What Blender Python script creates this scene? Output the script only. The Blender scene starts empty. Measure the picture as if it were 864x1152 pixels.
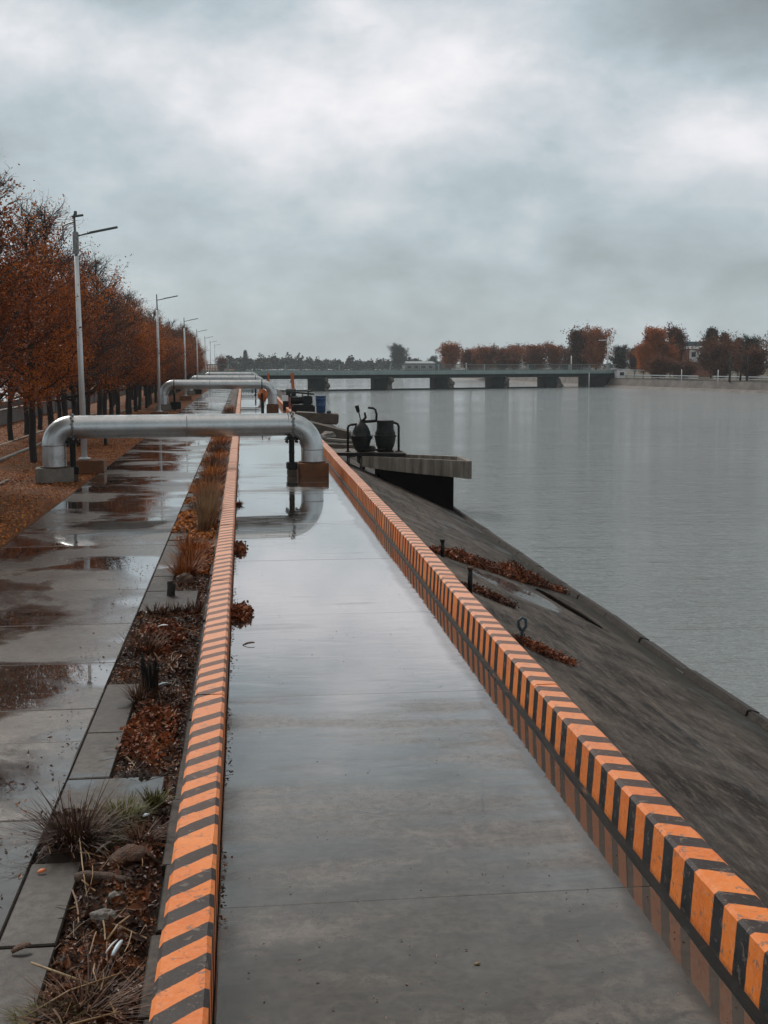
import bpy, bmesh, math, random
from mathutils import Vector, Matrix, noise as mn
PI = math.pi
S = bpy.context.scene
C = S.collection
R = math.radians

# ------------------------------------------------------------------ helpers
def tag(o, label=None, cat=None, group=None, kind=None):
    if label: o['label'] = label
    if cat: o['category'] = cat
    if group: o['group'] = group
    if kind: o['kind'] = kind
    return o

def empty(name, loc, label, cat, group=None, rz=0):
    o = bpy.data.objects.new(name, None)
    C.objects.link(o)
    o.location = loc; o.rotation_euler = (0, 0, rz); o.empty_display_size = .2
    return tag(o, label, cat, group)

class MB:
    def __init__(s): s.v = []; s.f = []; s.smooth = False
    def add(s, vs, fs):
        n = len(s.v); s.v += [tuple(p) for p in vs]; s.f += [tuple(i + n for i in q) for q in fs]
        return s
    def box(s, c, d, rot=(0, 0, 0), taper=1.0, bev=0.0):
        hx, hy, hz = d[0]/2, d[1]/2, d[2]/2
        bm = bmesh.new(); bmesh.ops.create_cube(bm, size=1)
        for v in bm.verts:
            t = taper if v.co.z > 0 else 1
            v.co = Vector((v.co.x*d[0]*t, v.co.y*d[1]*t, v.co.z*d[2]))
        if bev > 0: bmesh.ops.bevel(bm, geom=bm.edges[:], offset=bev, segments=2, affect='EDGES')
        m = Matrix.Translation(c) @ (Matrix.Rotation(rot[2], 4, 'Z') @ Matrix.Rotation(rot[1], 4, 'Y') @ Matrix.Rotation(rot[0], 4, 'X'))
        bm.verts.index_update()
        s.add([m @ v.co for v in bm.verts], [[v.index for v in f.verts] for f in bm.faces]); bm.free()
        return s
    def tube(s, pts, rad, n=8, cap=True):
        pts = [Vector(p) for p in pts]
        if not hasattr(rad, '__len__'): rad = [rad]*len(pts)
        base = len(s.v); ref = None
        for i, p in enumerate(pts):
            a = pts[max(0, i-1)]; b = pts[min(len(pts)-1, i+1)]
            t = (b - a).normalized()
            if ref is None: ref = Vector((0, 0, 1)) if abs(t.z) < .9 else Vector((1, 0, 0))
            x = (ref - t*ref.dot(t))
            if x.length < 1e-4: x = t.orthogonal()
            x.normalize(); ref = x; y = t.cross(x)
            for k in range(n):
                an = 2*PI*k/n
                s.v.append(tuple(p + (x*math.cos(an) + y*math.sin(an))*rad[i]))
        for i in range(len(pts)-1):
            for k in range(n):
                a = base+i*n+k; b = base+i*n+(k+1) % n
                s.f.append((a, b, b+n, a+n))
        if cap:
            s.f.append(tuple(base+k for k in reversed(range(n))))
            s.f.append(tuple(base+(len(pts)-1)*n+k for k in range(n)))
        return s
    def lathe(s, c, prof, n=20, axis='Z'):
        base = len(s.v)
        for r, z in prof:
            for k in range(n):
                a = 2*PI*k/n
                q = (r*math.cos(a), r*math.sin(a), z)
                if axis == 'X': q = (z, r*math.cos(a), r*math.sin(a))
                if axis == 'Y': q = (r*math.cos(a), z, r*math.sin(a))
                s.v.append((c[0]+q[0], c[1]+q[1], c[2]+q[2]))
        for i in range(len(prof)-1):
            for k in range(n):
                a = base+i*n+k; b = base+i*n+(k+1) % n
                s.f.append((a, b, b+n, a+n))
        s.f.append(tuple(base+k for k in range(n)))
        s.f.append(tuple(base+(len(prof)-1)*n+k for k in range(n)))
        return s
    def build(s, name, mat, parent=None, smooth=False, loc=None):
        me = bpy.data.meshes.new(name)
        me.from_pydata(s.v, [], s.f); me.materials.append(mat)
        if s.f and len(s.f) < 30000:
            bm = bmesh.new(); bm.from_mesh(me); bmesh.ops.recalc_face_normals(bm, faces=bm.faces[:]) if not getattr(s, 'raw', False) else None
            bm.to_mesh(me); bm.free()
        if smooth:
            me.polygons.foreach_set('use_smooth', [True]*len(me.polygons))
        o = bpy.data.objects.new(name, me); C.objects.link(o)
        if parent: o.parent = parent
        if loc: o.location = loc
        if smooth == 'auto':
            md = o.modifiers.new('es', 'EDGE_SPLIT'); md.split_angle = R(38)
        return o

def copy_tree(o, parent=None):
    c = o.copy(); C.objects.link(c); c.parent = parent
    for ch in list(o.children): copy_tree(ch, c)
    return c

# ------------------------------------------------------------------ materials
class N:
    def __init__(s, name):
        s.m = bpy.data.materials.new(name); s.m.use_nodes = True
        s.t = s.m.node_tree; s.b = s.t.nodes['Principled BSDF']; s.out = s.t.nodes['Material Output']
    def n(s, typ, **k):
        x = s.t.nodes.new('ShaderNode'+typ)
        for a, b in k.items(): setattr(x, a, b)
        return x
    def l(s, a, b): s.t.links.new(a, b)
    def co(s, kind='Object', scale=(1, 1, 1)):
        tc = s.n('TexCoord'); mp = s.n('Mapping'); mp.inputs['Scale'].default_value = scale
        s.l(tc.outputs[kind], mp.inputs[0]); return mp.outputs[0]
    def pos(s, scale=(1, 1, 1), rot=(0, 0, 0)):
        g = s.n('NewGeometry'); mp = s.n('Mapping'); mp.inputs['Scale'].default_value = scale
        mp.inputs['Rotation'].default_value = rot
        s.l(g.outputs['Position'], mp.inputs[0]); return mp.outputs[0]
    def noise(s, vec, scale, detail=5, rough=.55, dist=0):
        x = s.n('TexNoise'); x.inputs['Scale'].default_value = scale; x.inputs['Detail'].default_value = detail
        x.inputs['Roughness'].default_value = rough; x.inputs['Distortion'].default_value = dist
        s.l(vec, x.inputs['Vector']); return x.outputs['Fac']
    def ramp(s, fac, stops, interp='LINEAR'):
        x = s.n('ValToRGB'); x.color_ramp.interpolation = interp
        e = x.color_ramp.elements
        while len(e) < len(stops): e.new(.5)
        for i, (p, c) in enumerate(stops):
            e[i].position = p; e[i].color = (c, c, c, 1) if not hasattr(c, '__len__') else (*c, 1)
        s.l(fac, x.inputs[0]); return x.outputs[0]
    def mix(s, fac, a, b, mode='MIX'):
        x = s.n('Mix', data_type='RGBA', blend_type=mode)
        for v, i in ((fac, 0), (a, 6), (b, 7)):
            if isinstance(v, (int, float)): x.inputs[i].default_value = v if i == 0 else (v, v, v, 1)
            elif isinstance(v, tuple): x.inputs[i].default_value = (*v, 1)
            else: s.l(v, x.inputs[i])
        return x.outputs[2]
    def math(s, op, a, b=None, c=None, clamp=False):
        x = s.n('Math', operation=op, use_clamp=clamp)
        for i, v in enumerate((a, b, c)):
            if v is None: continue
            if isinstance(v, (int, float)): x.inputs[i].default_value = v
            else: s.l(v, x.inputs[i])
        return x.outputs[0]
    def bump(s, h, strength=.3, dist=.02, nrm=None):
        x = s.n('Bump'); x.inputs['Strength'].default_value = strength; x.inputs['Distance'].default_value = dist
        s.l(h, x.inputs['Height'])
        if nrm: s.l(nrm, x.inputs['Normal'])
        s.l(x.outputs[0], s.b.inputs['Normal']); return x.outputs[0]
    def col(s, v):
        if isinstance(v, tuple): s.b.inputs['Base Color'].default_value = (*v, 1)
        else: s.l(v, s.b.inputs['Base Color'])
    def set(s, k, v):
        if isinstance(v, (int, float)): s.b.inputs[k].default_value = v
        else: s.l(v, s.b.inputs[k])

def simple(name, c1, c2, scale=6, rough=.6, bump=.2, metal=0, dist=.01, rr=.15):
    n = N(name); v = n.co()
    f = n.noise(v, scale, 6, .6)
    g = n.noise(v, scale*6, 4, .6)
    n.col(n.mix(n.ramp(f, [(.3, 0), (.7, 1)]), c1, c2))
    n.set('Roughness', n.math('MULTIPLY_ADD', g, rr*2, rough-rr, clamp=True)); n.set('Metallic', metal)
    if bump: n.bump(g, bump, dist)
    if max(c2) < .13: n.set('Specular IOR Level', .3)
    return n.m

# wet concrete walkways -------------------------------------------------
def wet_concrete(name, dry, dry2, dirt, puddle_scale, lo, hi, seed, rough_d=.3, elong=1.0, glaze=.5, film=False):
    n = N(name)
    v = n.pos((elong, 1, 1)); vv = n.pos((1, 1, 1))
    mp = n.n('Mapping'); mp.inputs['Location'].default_value = (seed, seed*1.7, 0); n.l(v, mp.inputs[0]); v = mp.outputs[0]
    p = n.noise(v, puddle_scale, 5, .55, .4)
    gp = n.n('NewGeometry'); gs = n.n('SeparateXYZ'); n.l(gp.outputs['Position'], gs.inputs[0])
    if film:
        mr = n.n('MapRange'); mr.inputs[1].default_value = 10.1; mr.inputs[2].default_value = 11.1; mr.inputs[3].default_value = -.08; mr.inputs[4].default_value = .045
        n.l(gs.outputs[1], mr.inputs[0]); p = n.math('ADD', p, mr.outputs[0])
        p = n.math('ADD', p, n.math('MULTIPLY', n.math('SUBTRACT', n.noise(n.pos((.35, 1.6, 1)), 1.5, 6, .6), .5), .42))
        ed = n.n('MapRange'); ed.inputs[1].default_value = 2.06; ed.inputs[2].default_value = 2.14; n.l(n.math('ADD', gs.outputs[0], n.math('MULTIPLY', n.math('SUBTRACT', n.noise(n.pos(), 1.2, 5, .6), .5), .22)), ed.inputs[0])
        edge = ed.outputs[0]
        wet = n.math('MAXIMUM', n.ramp(p, [(lo, 0), (hi, 1)]), edge)
    else:
        wet = n.ramp(p, [(lo, 0), (hi, 1)]); edge = None
    st = n.noise(v, 1.1, 8, .65, .8); fine = n.noise(vv, 14, 8, .7); grain = n.noise(vv, 160, 2, .6)
    pan = n.n('Attribute'); pan.attribute_name = 'tone'
    c = n.mix(n.ramp(st, [(.38, 0), (.62, 1)]), dry, dry2)
    c = n.mix(n.math('MULTIPLY', n.ramp(fine, [(.44, 0), (.62, 1)]), .6), c, dirt)
    spot = n.ramp(n.noise(vv, 42, 3, .5), [(.60, 0), (.66, 1)])
    c = n.mix(n.math('MULTIPLY', spot, .6), c, dirt)
    scf = n.ramp(n.noise(n.pos((1, 1, 1)), 5.5, 10, .72, 1.2), [(.50, 0), (.60, 1)])
    c = n.mix(n.math('MULTIPLY', scf, .35 if glaze > .2 else .15), c, tuple(x*1.35 for x in dry2))
    c = n.mix(1.0, c, pan.outputs['Color'], 'MULTIPLY')
    c = n.mix(n.math('MULTIPLY', wet, .55), c, tuple(x*.55 for x in dirt))
    if edge: c = n.mix(n.math('MULTIPLY', edge, .75), c, (.035, .02, .012))
    # hairline cracks
    vo = n.n('TexVoronoi', feature='DISTANCE_TO_EDGE'); vo.inputs['Scale'].default_value = .55
    wv = n.n('Mix', data_type='RGBA'); wv.inputs[0].default_value = .12
    nz = n.n('TexNoise'); nz.inputs['Scale'].default_value = 2.2; nz.inputs['Detail'].default_value = 6
    n.l(vv, nz.inputs['Vector']); n.l(vv, wv.inputs[6]); n.l(nz.outputs['Color'], wv.inputs[7]); n.l(wv.outputs[2], vo.inputs['Vector'])
    cr = n.math('MULTIPLY', n.ramp(vo.outputs['Distance'], [(0.0, 1), (.006, 0)]), n.ramp(n.noise(vv, .7, 2), [(.5, 0), (.6, .7)]))
    c = n.mix(cr, c, (.02, .018, .016))
    n.col(c)
    r = n.mix(wet, n.math('MULTIPLY_ADD', fine, .28, rough_d-.12), .035)
    n.set('Roughness', r)
    n.set('IOR', 1.5 if glaze > .2 else 1.3)
    cw = n.math('MULTIPLY_ADD', wet, 1-glaze, glaze)
    if edge: cw = n.math('MULTIPLY', cw, n.math('MULTIPLY_ADD', edge, -.6, 1.0))
    n.set('Coat Weight', cw); n.set('Coat Roughness', n.mix(wet, .16, .012)); n.set('Coat IOR', 1.8)
    dryness = n.math('SUBTRACT', 1.0, wet)
    rip = n.math('MULTIPLY', n.noise(n.pos((.6, 1.5, 1)), 3.0, 3, .5, .5), n.math('MULTIPLY', wet, 1.6 if film else .8))
    h = n.math('MULTIPLY', n.math('ADD', n.math('MULTIPLY', fine, .8), n.math('MULTIPLY', grain, .35)), dryness)
    h = n.math('ADD', h, rip)
    n.bump(h, .35, .006)
    return n.m

M = {}
M['walk'] = wet_concrete('wet_concrete_slabs', (.052, .041, .033), (.155, .132, .113), (.02, .012, .008), .5, .46, .56, 3.0, .30, .8, .35)
M['path'] = wet_concrete('wet_path_concrete', (.065, .050, .041), (.155, .128, .107), (.028, .019, .013), .2, .40, .50, 11.0, .34, .7, .45, True)
M['slab'] = wet_concrete('border_slab', (.028, .021, .017), (.072, .058, .048), (.014, .010, .008), .9, .56, .66, 7.0, .5, 1, .05)
M['joint'] = simple('joint_grit', (.03, .022, .018), (.06, .045, .035), 20, .7, .3)

# striped kerb paint
def kerb_mat(name, slant, period):
    n = N(name)
    g = n.n('NewGeometry'); sp = n.n('SeparateXYZ'); n.l(g.outputs['Position'], sp.inputs[0])
    w = n.noise(n.pos((1, 1, 1)), 9, 4)
    t = n.math('ADD', sp.outputs[1], n.math('MULTIPLY', sp.outputs[0], slant))
    t = n.math('ADD', t, n.math('MULTIPLY', w, .028))
    low = n.noise(n.pos((0, .31, 0)), 1.0, 1)
    t = n.math('ADD', t, n.math('MULTIPLY', low, .35))
    blk_ = n.math('MULTIPLY', n.math('FRACT', n.math('DIVIDE', n.math('ADD', t, 6.0), 2.6)), 2.6/.312)
    fr = n.math('FRACT', blk_)
    st = n.ramp(fr, [(0, 1), (.52, 1), (.535, 0), (.985, 0), (1, 1)])
    big = n.noise(n.pos(), 2.2, 6, .6); fine = n.noise(n.pos(), 30, 6, .7); vf = n.noise(n.pos(), 110, 3, .6)
    org = n.mix(n.ramp(big, [(.3, 0), (.7, 1)]), (.84, .235, .035), (.66, .145, .015))
    blk = n.mix(n.ramp(big, [(.35, 0), (.7, 1)]), (.007, .008, .010), (.028, .032, .035))
    c = n.mix(st, blk, org)
    dust = n.math('MULTIPLY', n.ramp(fine, [(.45, 0), (.75, 1)]), .4)
    c = n.mix(dust, c, n.mix(st, (.038, .042, .045), (.80, .42, .24)))
    chip = n.ramp(n.noise(n.pos(), 17, 8, .75, .5), [(.575, 0), (.60, 1)])
    c = n.mix(n.math('MULTIPLY', chip, .8), c, (.17, .14, .12))
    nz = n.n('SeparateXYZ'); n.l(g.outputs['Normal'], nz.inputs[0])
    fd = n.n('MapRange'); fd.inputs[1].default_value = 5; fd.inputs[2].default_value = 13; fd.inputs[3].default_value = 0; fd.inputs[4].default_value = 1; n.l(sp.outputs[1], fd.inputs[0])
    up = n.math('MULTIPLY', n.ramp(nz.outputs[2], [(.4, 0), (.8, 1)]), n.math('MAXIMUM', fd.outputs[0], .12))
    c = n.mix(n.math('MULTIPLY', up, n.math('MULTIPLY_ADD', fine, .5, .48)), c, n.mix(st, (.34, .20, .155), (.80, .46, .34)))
    # grime splashed up from the ground: low part of the block
    lowz = n.ramp(n.math('ADD', sp.outputs[2], n.math('MULTIPLY', n.math('SUBTRACT', fine, .5), .10)), [(.0, 1), (.06, 0)])
    c = n.mix(n.math('MULTIPLY', lowz, .75), c, (.08, .055, .04))
    n.col(c)
    n.set('Roughness', n.math('MULTIPLY_ADD', vf, .3, .38)); n.set('Specular IOR Level', .15)
    n.bump(n.math('ADD', n.math('MULTIPLY', fine, .6), n.math('SUBTRACT', n.math('MULTIPLY', vf, .5), n.math('MULTIPLY', chip, .5))), .45, .006)
    return n.m
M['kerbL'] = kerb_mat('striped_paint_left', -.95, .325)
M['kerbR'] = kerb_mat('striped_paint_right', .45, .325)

# sloping bank concrete
n = N('bank_concrete')
v = n.pos((1.9, .3, 1), (0, 0, R(-8))); vv = n.pos()
s1 = n.noise(v, 1.3, 12, .74, .3); s2 = n.noise(vv, .45, 6, .6, .5); s3 = n.noise(vv, 25, 6, .7); s4 = n.noise(n.pos((.35, 1.4, 1), (0, 0, R(12))), .9, 6, .6)
gm = n.n('NewGeometry'); sp = n.n('SeparateXYZ'); n.l(gm.outputs['Position'], sp.inputs[0])
c = n.mix(n.ramp(s1, [(.40, 0), (.62, 1)]), (.012, .009, .0075), (.125, .10, .084))
c = n.mix(n.math('MULTIPLY', n.ramp(s2, [(.46, 0), (.62, 1)]), .6), c, (.022, .015, .012))
c = n.mix(n.math('MULTIPLY', n.ramp(s4, [(.50, 0), (.66, 1)]), .4), c, (.19, .165, .145))
c = n.mix(n.math('MULTIPLY', n.ramp(s3, [(.48, 0), (.64, 1)]), .55), c, (.010, .007, .006)); n.set('Specular IOR Level', .18)
alg = n.ramp(n.math('ADD', sp.outputs[2], n.math('MULTIPLY', s2, .5)), [(.0, 1), (1.0, 0)])
c = n.mix(n.math('MULTIPLY', n.ramp(n.noise(n.pos((2.6, .7, 1), (0, 0, R(-10))), 4.5, 12, .78, .3), [(.50, 0), (.62, 1)]), .5), c, (.19, .155, .13))
bandx = n.ramp(n.math('ADD', sp.outputs[0], n.math('MULTIPLY', s2, .12)), [(0, 0), (1, 0)])
bm_ = n.n('MapRange'); bm_.inputs[1].default_value = 6.02; bm_.inputs[2].default_value = 6.05; n.l(n.math('ADD', sp.outputs[0], n.math('MULTIPLY', s2, .06)), bm_.inputs[0])
c = n.mix(n.math('MULTIPLY', bm_.outputs[0], .55), c, (.012, .009, .007))
ex = n.math('DIVIDE', n.math('SUBTRACT', sp.outputs[0], 4.45), .9); ey = n.math('DIVIDE', n.math('SUBTRACT', sp.outputs[1], 19.3), 1.2)
rr_ = n.math('ADD', n.math('ADD', n.math('MULTIPLY', ex, ex), n.math('MULTIPLY', ey, ey)), n.math('MULTIPLY', n.math('SUBTRACT', s1, .5), 2.2))
wetp = n.ramp(rr_, [(.55, 1), (.8, 0)])
c = n.mix(n.math('MULTIPLY', wetp, .5), c, (.03, .025, .02))
al = n.n('MapRange'); al.inputs[1].default_value = -1.45; al.inputs[2].default_value = -.95; al.inputs[3].default_value = .75; al.inputs[4].default_value = 0
n.l(n.math('ADD', sp.outputs[2], n.math('MULTIPLY', s2, .3)), al.inputs[0])
c = n.mix(al.outputs[0], c, (.028, .028, .022)); n.col(c)
n.set('Roughness', n.mix(wetp, n.ramp(n.noise(vv, .55, 5, .6, .4), [(.5, .85), (.66, .45)]), .12)); n.set('Coat Weight', wetp); n.set('Coat Roughness', .05); n.set('Coat IOR', 1.6)
n.bump(n.math('ADD', n.math('MULTIPLY', s3, .5), s1), .7, .03); M['bank'] = n.m

# river
n = N('river_water')
w1 = n.noise(n.pos((.5, 1.7, 1), (0, 0, R(6))), 1.2, 4, .6, .3)
w2 = n.noise(n.pos((.5, 1.6, 1), (0, 0, R(-10))), .42, 4, .6, .4); w4 = n.noise(n.pos((.7, 2.2, 1), (0, 0, R(3))), 4.5, 3, .6, .2)
w3 = n.noise(n.pos((.25, 1, 1)), .035, 4, .6, .3)
n.col(n.mix(w3, (.20, .225, .23), (.25, .275, .28)))
n.set('Roughness', n.ramp(w3, [(.35, .03), (.65, .09)])); n.set('IOR', 1.7)
amp = n.math('MULTIPLY_ADD', n.ramp(w3, [(.35, 0), (.65, 1)]), .55, .55)
n.bump(n.math('MULTIPLY', n.math('ADD', n.math('ADD', n.math('MULTIPLY', w1, .6), n.math('MULTIPLY', w4, .34)), w2), amp), 1.0, .26); M['water'] = n.m

# grass covered with leaves
n = N('autumn_grass')
a = n.noise(n.pos(), .8, 6, .65, .3); b = n.noise(n.pos(), 18, 8, .8); d = n.noise(n.pos((1, .4, 1)), .25, 4, .6)
c = n.mix(n.ramp(a, [(.3, 0), (.7, 1)]), (.15, .046, .011), (.30, .092, .017))
c = n.mix(n.ramp(b, [(.42, 0), (.7, 1)]), c, (.05, .024, .009))
c = n.mix(n.math('MULTIPLY', n.ramp(n.noise(n.pos(), 40, 4, .7), [(.58, 0), (.66, 1)]), .8), c, (.42, .15, .025))
c = n.mix(n.math('MULTIPLY', n.ramp(d, [(.5, 0), (.7, 1)]), .5), c, (.05, .032, .014))
n.col(c); n.set('Roughness', .85); n.set('Specular IOR Level', .25); n.bump(b, .9, .06); M['grass'] = n.m
n = N('soil')
b = n.noise(n.pos(), 22, 8, .8); a = n.noise(n.pos(), 1.5, 5)
c = n.mix(n.ramp(a, [(.35, 0), (.65, 1)]), (.035, .018, .011), (.07, .03, .014))
c = n.mix(n.ramp(b, [(.45, 0), (.7, 1)]), c, (.014, .008, .006))
n.col(c); n.set('Roughness', .75); n.bump(b, 1, .04); M['soil'] = n.m

def leafmat(name, cols, rough=.6, posmix=0.6, trans=.25):
    n = N(name)
    oi = n.n('ObjectInfo'); a = n.n('Attribute'); a.attribute_name = 'lr'
    clump = n.noise(n.pos(), posmix, 3, .6)
    f = n.math('ADD', n.math('MULTIPLY', a.outputs['Fac'], .42), n.math('MULTIPLY', n.ramp(clump, [(.40, 0), (.60, 1)]), .38))
    f = n.math('ADD', f, n.math('MULTIPLY', oi.outputs['Random'], .28))
    stops = [(i/(len(cols)-1), c) for i, c in enumerate(cols)]
    c = n.ramp(f, stops); n.col(c); n.set('Roughness', rough); n.set('Specular IOR Level', .25)
    if trans:
        tr = n.n('BsdfTranslucent'); n.l(c, tr.inputs[0]); ms = n.n('MixShader'); ms.inputs[0].default_value = trans
        n.l(n.b.outputs[0], ms.inputs[1]); n.l(tr.outputs[0], ms.inputs[2]); n.l(ms.outputs[0], n.out.inputs[0])
    return n.m
M['leaf_rust'] = leafmat('rust_leaves', [(.035, .012, .008), (.10, .026, .010), (.27, .066, .013), (.50, .135, .018), (.62, .22, .03)])
M['leaf_dark'] = leafmat('brown_leaves', [(.030, .014, .010), (.07, .026, .014), (.14, .045, .018), (.24, .075, .022)])
M['leaf_red'] = leafmat('far_red_leaves', [(.05, .02, .012), (.16, .05, .022), (.30, .09, .028), (.45, .15, .035)], posmix=.3)
M['leaf_orange'] = leafmat('far_orange_leaves', [(.11, .035, .014), (.32, .085, .018), (.52, .17, .025)], posmix=.3)
M['leaf_green'] = leafmat('dark_evergreen', [(.010, .014, .012), (.022, .030, .024), (.035, .045, .032)], posmix=.3, trans=.1)
M['litter'] = leafmat('fallen_leaves', [(.010, .005, .004), (.032, .013, .007), (.085, .030, .012), (.18, .062, .02), (.30, .12, .04)], .45, 3, 0)
M['litter_o'] = leafmat('fallen_orange_leaves', [(.10, .03, .010), (.26, .08, .016), (.44, .14, .022), (.48, .2, .04)], .6, 1.0, 0)
M['straw'] = leafmat('dry_blades', [(.05, .026, .015), (.12, .06, .03), (.24, .14, .07), (.36, .25, .14)], .6, 5, 0)
M['strawdark'] = leafmat('dark_dry_blades', [(.018, .010, .008), (.045, .02, .012), (.09, .038, .018), (.16, .07, .03)], .6, 4, 0)
M['weedgreen'] = leafmat('green_blades', [(.02, .022, .008), (.06, .06, .014), (.12, .12, .025), (.14, .13, .03)], .6, 5, 0)
M['weedred'] = leafmat('russet_weed', [(.03, .012, .007), (.09, .026, .011), (.20, .052, .016), (.30, .09, .025)], .6, 2, 0)
n = N('bark'); b = n.noise(n.co('Object', (6, 6, 1.2)), 3, 6, .7)
n.col(n.mix(b, (.010, .008, .007), (.036, .028, .024))); n.set('Roughness', .8); n.bump(b, .8, .03); M['bark'] = n.m

# galvanised / silver painted pipe
n = N('silver_pipe_paint')
a = n.noise(n.co('Object', (1, 1, 1)), 2.5, 6, .65, .6); b = n.noise(n.co(), 24, 5, .7); st = n.noise(n.co('Object', (6, 1, .6)), 2, 6, .7)
c = n.mix(n.ramp(a, [(.3, 0), (.7, 1)]), (.42, .45, .465), (.60, .63, .64))
c = n.mix(n.math('MULTIPLY', n.ramp(b, [(.58, 0), (.75, 1)]), .5), c, (.2, .2, .2))
c = n.mix(n.math('MULTIPLY', n.ramp(st, [(.6, 0), (.72, 1)]), .35), c, (.17, .14, .12))
n.col(c); n.set('Metallic', .85); n.set('Roughness', n.math('MULTIPLY_ADD', a, .3, .16)); n.bump(b, .10, .01); M['pipe'] = n.m
M['steelblack'] = simple('black_iron', (.006, .006, .006), (.020, .018, .017), 12, .5, .3, .4)
M['iron_dull'] = simple('dull_cast_iron', (.007, .008, .009), (.020, .021, .022), 9, .5, .3, .2)
M['steelgrey'] = simple('worn_grey_steel', (.18, .18, .18), (.32, .32, .32), 12, .45, .2, .5)
M['toe'] = simple('wet_dark_toe_stone', (.02, .015, .012), (.06, .048, .04), 5, .6, .6, 0, .03)
nv = N('crack_and_shadow_black'); nv.col((.006, .005, .004)); nv.set('Roughness', 1); nv.set('Specular IOR Level', 0); M['void'] = nv.m
M['lamp'] = simple('lamp_pole_paint', (.55, .58, .6), (.68, .7, .72), 3, .35, .05, .2)
M['lamphead'] = simple('lamp_head_grey', (.06, .07, .07), (.12, .13, .13), 3, .4, .05, .3)
M['rustblock'] = simple('rusty_orange_block', (.20, .075, .025), (.10, .045, .022), 4, .55, .4)
M['conc'] = simple('weathered_concrete', (.13, .115, .10), (.24, .22, .19), 4, .8, .5, 0, .02)
M['conc_dark'] = simple('damp_brown_concrete', (.06, .045, .036), (.12, .095, .075), 5, .6, .6, 0, .02)
n = N('stained_trough_concrete')
a = n.noise(n.pos((3.5, 3.5, .4)), 1.6, 7, .7, .3); b = n.noise(n.pos(), 20, 5, .7)
n.col(n.mix(n.ramp(a, [(.35, 0), (.65, 1)]), (.10, .085, .07), (.30, .265, .225))); n.set('Roughness', .75); n.bump(b, .5, .02); M['trough'] = n.m
M['teal'] = simple('pale_green_steel', (.20, .27, .27), (.28, .35, .34), .8, .5, .1)
M['bridgeunder'] = simple('dark_girder', (.015, .024, .025), (.03, .042, .042), 1, .6, .1)
M['pier'] = simple('dark_pier_stone', (.012, .017, .02), (.028, .034, .036), .8, .8, .6, 0, .1)
M['rubble'] = simple('pier_rubble', (.06, .06, .055), (.16, .15, .14), 1.5, .8, .8, 0, .2)
M['rail'] = simple('grey_rail', (.10, .12, .12), (.16, .18, .18), 1, .5, .05)
M['white'] = simple('white_paint', (.62, .62, .62), (.8, .8, .8), 2, .5, .05)
M['bluedrum'] = simple('blue_plastic', (.012, .045, .12), (.02, .07, .17), 5, .4, .1)
M['orangepaint'] = simple('orange_paint', (.62, .16, .03), (.42, .10, .03), 4, .5, .2)
M['redpaint'] = simple('red_paint', (.35, .04, .03), (.25, .03, .03), 4, .5, .2)
M['wall_grey'] = simple('grey_wall_render', (.20, .205, .21), (.30, .30, .30), 1.2, .8, .3)
M['tan'] = simple('tan_wall_render', (.30, .22, .15), (.38, .28, .2), .6, .8, .2)
M['roofwhite'] = simple('pale_metal_roof', (.55, .6, .65), (.7, .72, .74), .6, .5, .1)
M['roofblue'] = simple('blue_metal_roof', (.10, .24, .36), (.15, .32, .45), .6, .5, .1)
M['roofteal'] = simple('teal_roof', (.03, .07, .09), (.05, .10, .12), .6, .5, .1)
M['brick'] = simple('red_brick_wall', (.20, .07, .045), (.28, .10, .06), 2, .8, .2)
M['glass'] = simple('dark_window', (.02, .022, .025), (.04, .04, .045), 2, .12, 0)
M['log'] = simple('weathered_wood', (.05, .028, .02), (.19, .11, .075), 18, .75, 1, 0, .03)
M['stone'] = simple('pale_stone', (.10, .09, .08), (.19, .17, .15), 12, .7, .7)
M['bluelitter'] = simple('pale_blue_plastic', (.45, .6, .7), (.6, .7, .75), 12, .4, .1)
M['cardboard'] = simple('sodden_brown_bark', (.13, .055, .025), (.035, .018, .012), 14, .6, 1, 0, .02)
M['kerbstone'] = wet_concrete('thin_kerb_stone', (.022, .016, .012), (.06, .048, .039), (.012, .008, .006), 2, .6, .7, 5, .6, 1, .0)
M['blueiron'] = simple('blue_painted_iron', (.03, .055, .075), (.06, .09, .11), 12, .5, .3)
n = N('river_wall_stone')
v = n.pos(); br = n.n('TexBrick'); br.inputs['Scale'].default_value = .7; n.l(n.pos((0, 1, 1.6), (0, 0, 0)), br.inputs['Vector'])
a = n.noise(v, .6, 6, .65); n.col(n.mix(n.ramp(a, [(.35, 0), (.65, 1)]), (.11, .095, .085), (.20, .175, .16))); n.set('Roughness', .85); n.bump(n.noise(v, 3, 5, .7), .6, .1); M['rwall'] = n.m
n = N('far_land'); a = n.noise(n.pos(), .02, 5, .6); n.col(n.mix(a, (.05, .05, .03), (.10, .075, .04))); n.set('Roughness', .9); M['land'] = n.m

# ------------------------------------------------------------------ setting
def grid(name, xs, ys, zf, mat, kind='structure', smooth=True, solid=0):
    m = MB(); m.raw = True
    for y in ys:
        for x in xs: m.v.append((x, y, zf(x, y)))
    W = len(xs)
    for j in range(len(ys)-1):
        for i in range(W-1): m.f.append((j*W+i, j*W+i+1, (j+1)*W+i+1, (j+1)*W+i))
    o = m.build(name, mat, smooth=smooth); o['kind'] = kind
    return o
def span(a, b, n): return [a+(b-a)*i/n for i in range(n+1)]

LAND_END = 640
grid('river_bed', span(-2500, 2500, 4), span(-60, 5000, 4), lambda x, y: -3.2, M['land'])
grid('river_water', span(2.0, 900, 6), span(-40, 1500, 8), lambda x, y: -1.6, M['water'])
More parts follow.
